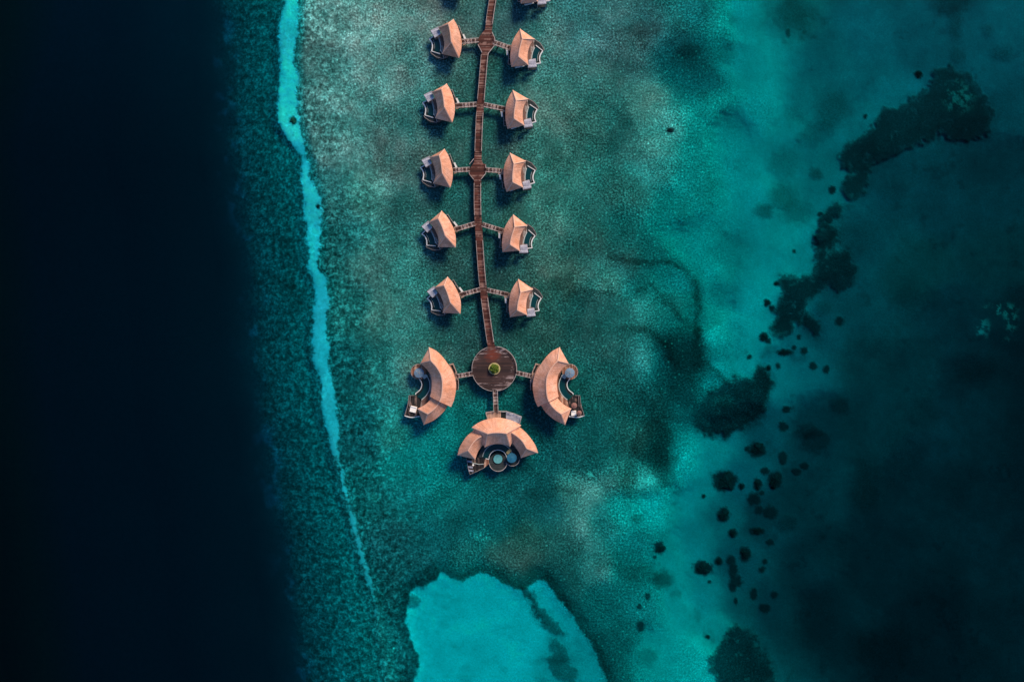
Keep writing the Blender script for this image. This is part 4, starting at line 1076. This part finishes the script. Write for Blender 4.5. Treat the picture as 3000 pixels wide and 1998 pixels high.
    MB().prism(pb, F_ - .2, F_ + .4).build('pool_step', M['planter'], root)
    MB().prism(q([(1165, 1000), (1190, 960), (1300, 1150), (1320, 1190), (1290, 1220), (1260, 1100)], F_), F_ - .3, F_ + .004).build('side_terrace', M['darkdeck'], root)
    # left: sunken dark deck
    ld = q([(388, 1180), (545, 1200), (600, 1130), (720, 1185), (770, 1200), (768, 1265), (690, 1335), (560, 1400), (445, 1450), (425, 1400)], F_ - .3)
    MB().prism(ld, F_ - .6, F_ - .3).build('sun_deck', M['black'], root)
    MB().prism(q([(700, 1195), (768, 1200), (770, 1268), (690, 1335), (680, 1290)], F_), F_ - .3, F_ + .006).build('deck_step', M['browndeck'], root)
    railing(root, q([(388, 1190), (412, 1330), (445, 1450), (560, 1400), (690, 1335)], F_ + .4), F_ - .3, 0.7, 1.5, wdt=0.08)
    MB().band(q([(480, 1250), (600, 1278), (680, 1272)], F_), 0.2, F_ - .3, F_ + .05).build('bench', M['coping'], root)
    # entry forecourt
    en = q([(715, 395), (860, 372), (960, 370), (972, 392), (972, 520), (745, 525)], F_)
    MB().prism(en, F_ - .3, F_ + .01).build('entry_landing', M['entry'], root)
    MB().prism(q([(972, 385), (1062, 385), (1058, 520), (972, 520)], F_ - .2), F_ - .6, F_ - .2).build('dark_inset', M['gutter'], root)  # black slab added for the darkness of an open hole in the forecourt
    MB().prism(q([(1062, 375), (1200, 420), (1322, 468), (1290, 600), (1058, 520)], F_ - .05), F_ - .3, F_ - .05).build('service_deck', M['greydeck'], root)
    railing(root, q([(712, 396), (855, 372)], F_ + .8), F_, 0.9, 1.4, wdt=0.2)
    railing(root, q([(935, 370), (1062, 372), (1200, 415), (1325, 465), (1292, 590)], F_ + .8), F_, 0.9, 1.4, wdt=0.2)
    railing(root, q([(715, 398), (742, 500)], F_ + .8), F_, 0.9, 1.4, wdt=0.15)
    MB().band(q([(975, 385), (1058, 388)], F_ + .1), 0.14, F_ - .1, F_ + .1).build('inset_edge', M['white'], root)
    piles(root, q([(520, 680), (860, 520), (1280, 640), (1530, 1050), (1330, 1140), (290, 1090), (380, 850), (925, 1370), (445, 1430), (690, 1320), (1250, 1250)], 1), F_ - .5)
    return q, oc
qS, oS = end_villa()
def lounger(px, py, rot, lab):
    x, y = W(*cS(px, py), 1.8)
    t = empty('sun_lounger', (x, y, FLOOR - .29), rot); tag(t, lab, 'sun lounger', 'loungers on the dark deck of the end villa')
    MB().box(0, 0, 0.25, 1.95, 0.75, 0.08).build('frame', M['rail'], t)
    MB().box(-.25, 0, 0.33, 1.35, 0.7, 0.09).build('mattress', M['greydeck'], t)
    m = MB().box(0, 0, 0, 0.7, 0.7, 0.09); b = m.build('backrest', M['greydeck'], t); b.location = (0.68, 0, 0.45); b.rotation_euler.y = R(-30)
    for a in (-.85, .85):
        for c in (-.3, .3): MB().box(a, c, 0, 0.06, 0.06, 0.25).build('leg', M['rail'], t)
lounger(440, 1230, R(-8), 'grey sun lounger nearest the left wing roof on the end villa dark deck')
lounger(452, 1325, R(-8), 'grey sun lounger in the middle of the left deck edge, end villa')
lounger(462, 1385, R(-8), 'grey sun lounger nearest the bottom corner of the end villa dark deck')
st_ = empty('side_table', (*W(*cS(500, 1290), 2.2), FLOOR - .29)); tag(st_, 'small round white table among the loungers of the end villa', 'side table')
MB().cyl(0, 0, 0.45, 0.5, 0.38, n=16).build('table_top', M['whitetop'], st_); MB().cyl(0, 0, 0, 0.45, 0.06, n=8).build('leg', M['rail'], st_)

# ------------------------------------------------------------ the pier and walkways
ZP = 1.8
def pier():
    root = empty('wooden_pier', (*W(1405, 500, 0), 0)); ox, oy = root.location[:2]
    tag(root, 'long red brown boarded pier with pale rails and two widened landings', 'pier')
    cl_ = [(1490, -260), (1444, 0), (1431.5, 86), (1425, 125), (1420, 163), (1414.3, 229.6), (1408.5, 300), (1404.7, 353), (1400.9, 449), (1399.5, 500), (1399, 591), (1401, 649), (1402.8, 676),
           (1406.6, 733), (1410.6, 790), (1416.2, 848), (1425.8, 923), (1435.3, 990), (1440.5, 1022)]
    P = smooth([(*local((ox, oy), [W(a, b, ZP)])[0],) for a, b in cl_], 70)
    wd = 20.5 * S
    MB().band(P, wd, ZP - 0.3, ZP).build('deck', M['pier'], root)
    l = lambda c, lst, z: local((ox, oy), pts(c, lst, z))
    c1, c2 = conv(1200, 0, 5.227), conv(1370, 440, 13.06)
    n1 = l(c1, [(1145, 470), (1258, 480), (1305, 590), (1300, 700), (1210, 820), (1110, 805), (1045, 680), (1050, 600), (1080, 550)], ZP)
    MB().prism(n1, ZP - 0.34, ZP + 0.006).build('landing', M['pier'], root)
    n2 = l(c2, [(250, 310), (520, 310), (560, 440), (600, 530), (705, 545), (710, 800), (690, 900), (520, 1120), (230, 1130), (60, 920), (50, 790), (130, 640), (200, 540), (250, 440)], ZP)
    MB().prism(n2, ZP - 0.34, ZP + 0.006).build('landing', M['pier'], root)
    # rails, broken at the landings
    def side(sgn, a, b, wdt, off=0.08):
        seg = [p for p in P if W(0, a)[1] - oy >= p.y >= W(0, b)[1] - oy]
        out = []
        for i, p in enumerate(seg):
            d = (seg[min(i + 1, len(seg) - 1)] - seg[max(i - 1, 0)]).normalized()
            out.append(Vector((p.x - d.y * sgn * (wd / 2 - off), p.y + d.x * sgn * (wd / 2 - off))))
        if len(out) > 1: railing(root, out, ZP, 0.95, 1.8, wdt=wdt)
    for a, b in ((-250, 92), (168, 300), (325, 462), (530, 650), (690, 842), (872, 1012)):
        side(1, a, b, 0.20)
    for a, b in ((-250, 90), (168, 300), (322, 462), (530, 650), (690, 842), (872, 1012)):
        side(-1, a, b, 0.13)
    railing(root, l(c1, [(1262, 495), (1303, 585), (1308, 640)], ZP + .9), ZP, 0.95, 1.3, wdt=0.22)
    railing(root, l(c1, [(1298, 702), (1206, 820), (1200, 850)], ZP + .9), ZP, 0.95, 1.3, wdt=0.22)
    railing(root, l(c1, [(1047, 685), (1108, 805)], ZP + .9), ZP, 0.95, 1.3, wdt=0.2)
    railing(root, l(c2, [(240, 330), (170, 420), (70, 545)], ZP + .9), ZP, 0.95, 1.3, wdt=0.2)
    railing(root, l(c2, [(690, 565), (700, 690)], ZP + .9), ZP, 0.95, 1.3, wdt=0.22)
    railing(root, l(c2, [(700, 840), (685, 905), (515, 1115)], ZP + .9), ZP, 0.95, 1.3, wdt=0.22)
    railing(root, l(c2, [(55, 850), (70, 925), (230, 1125)], ZP + .9), ZP, 0.95, 1.3, wdt=0.2)
    for i in range(1, len(P), 5):
        d = (P[min(i + 1, len(P) - 1)] - P[i - 1]).normalized()
        piles(root, [(P[i].x + d.y * s_, P[i].y - d.x * s_) for s_ in (-.95, .95)], ZP - .3)
pier()

def walkway(pa, pb, wd_px, lab, zz=ZP - 0.03, mat='walk', rl=True):
    a, b = Vector(W(*pa, zz)), Vector(W(*pb, zz)); d = b - a; L = d.length
    root = empty('walkway', (a.x, a.y, 0), math.atan2(d.y, d.x) - math.pi / 2)
    tag(root, lab, 'walkway', 'short footbridges branching off the pier')
    wd = wd_px * S
    MB().band([(0, 0), (0, L / 2), (0, L)], wd, zz - 0.25, zz).build('deck', M[mat], root)
    for s_ in (-1, 1): railing(root, [(s_ * (wd / 2 - .06), 0.1), (s_ * (wd / 2 - .06), L - .1)], zz, 0.9, 1.5, wdt=0.17)
    for t in (0.3, 0.75): piles(root, [(-.6, L * t), (.6, L * t)], zz - .25)
T_ = 'boarded footbridge from the pier to the %s'
for pa, pb, lab in (
    ((1403, 120), (1352, 124.5), T_ % 'villa left of the upper landing'),
    ((1446, 126), (1492, 142), T_ % 'villa right of the upper landing'),
    ((1397, 307.5), (1334, 311.5), T_ % 'left villa between the two landings'),
    ((1418, 308.5), (1480, 321), T_ % 'right villa between the two landings'),
    ((1377, 497.5), (1328, 500), T_ % 'villa left of the middle landing'),
    ((1422, 498.5), (1468, 502), T_ % 'villa right of the middle landing'),
    ((1392, 656), (1336, 673), T_ % 'left villa just below the middle landing'),
    ((1412, 658), (1472, 676.5), T_ % 'right villa just below the middle landing'),
    ((1407, 848.5), (1349, 864.5), T_ % 'last small villa on the left'),
    ((1427, 850), (1489, 863.5), T_ % 'last small villa on the right')):
    walkway(pa, pb, 12.5, lab)
walkway((1385, 1094), (1338, 1102), 12.5, 'boarded footbridge from the round deck to the left crescent villa')
walkway((1512, 1091.5), (1558, 1101.5), 12.5, 'boarded footbridge from the round deck to the right crescent villa')
walkway((1451, 1142), (1453.3, 1208), 13.5, 'boarded footbridge from the round deck down to the end villa')

rx_, ry_ = W(1448.4, 1080, ZP)
rd = empty('round_platform', (rx_, ry_, 0)); tag(rd, 'large round weathered timber deck with a bush at its centre', 'round deck')
MB().cyl(0, 0, ZP - 0.4, ZP - 0.012, 66 * S, n=72).build('deck', M['round'], rd)
k_ = 65.0 * S
for a0, a1 in ((-8, 82), (108, 186), (197, 263), (277, 348)):
    railing(rd, circ(0, 0, k_, 24, a0, a1), ZP, 0.9, 1.6, wdt=0.16 if a0 != -8 else 0.22)
piles(rd, circ(0, 0, 58 * S, 12) + circ(0, 0, 28 * S, 6), ZP - .4)
pl = empty('planter', (rx_, ry_, ZP - 0.01)); tag(pl, 'round pale planter at the centre of the round deck', 'planter')
MB().band(circ(0, 0, 15.2 * S, 32), 0.5, 0, 0.6, closed=True).build('rim', M['planter'], pl)
MB().cyl(0, 0, 0, 0.45, 15 * S - .1, n=28).build('soil', M['umb'], pl)

def leafmat():
    m = NT('leaves'); g = m.n('ShaderNodeNewGeometry')
    c = m.mix(g.outputs['Random Per Island'], (0.03, 0.13, 0.012), (0.20, 0.27, 0.015))
    m.l(c, m.bsdf.inputs['Base Color']); m.bsdf.inputs['Roughness'].default_value = 0.6
    return m.m
bush = empty('round_bush', (rx_, ry_, ZP + 0.4)); tag(bush, 'bright green round bush growing in the planter of the round deck', 'bush')
lv = MB()
for k in range(2600):
    th = random.random() * 2 * math.pi; v_ = random.random(); ph = math.acos(1 - v_)
    rr = 1.72 * (0.72 + 0.3 * random.random()) * (1 + 0.12 * math.sin(5 * th + 3 * ph))
    c = Vector((rr * math.sin(ph) * math.cos(th), rr * math.sin(ph) * math.sin(th), 0.25 + rr * math.cos(ph) * 0.95))
    a = Vector((random.gauss(0, 1), random.gauss(0, 1), random.gauss(0, .5))).normalized(); b = a.cross(Vector((random.gauss(0, 1), random.gauss(0, 1), random.gauss(0, 1)))).normalized()
    s_ = random.uniform(.09, .2)
    lv.add([c - a * s_, c + b * s_ * .5, c + a * s_, c - b * s_ * .5], [(0, 1, 2, 3)])
lv.build('crown', leafmat(), bush)
MB().cyl(0, 0, -.3, 1.2, .14, .07, 8).beam((0, 0, .5), (.8, .3, 1.2), .08, .08).beam((0, 0, .5), (-.7, .5, 1.2), .08, .08).beam((0, 0, .5), (0, -.8, 1.1), .08, .08).build('trunk', M['pile'], bush)
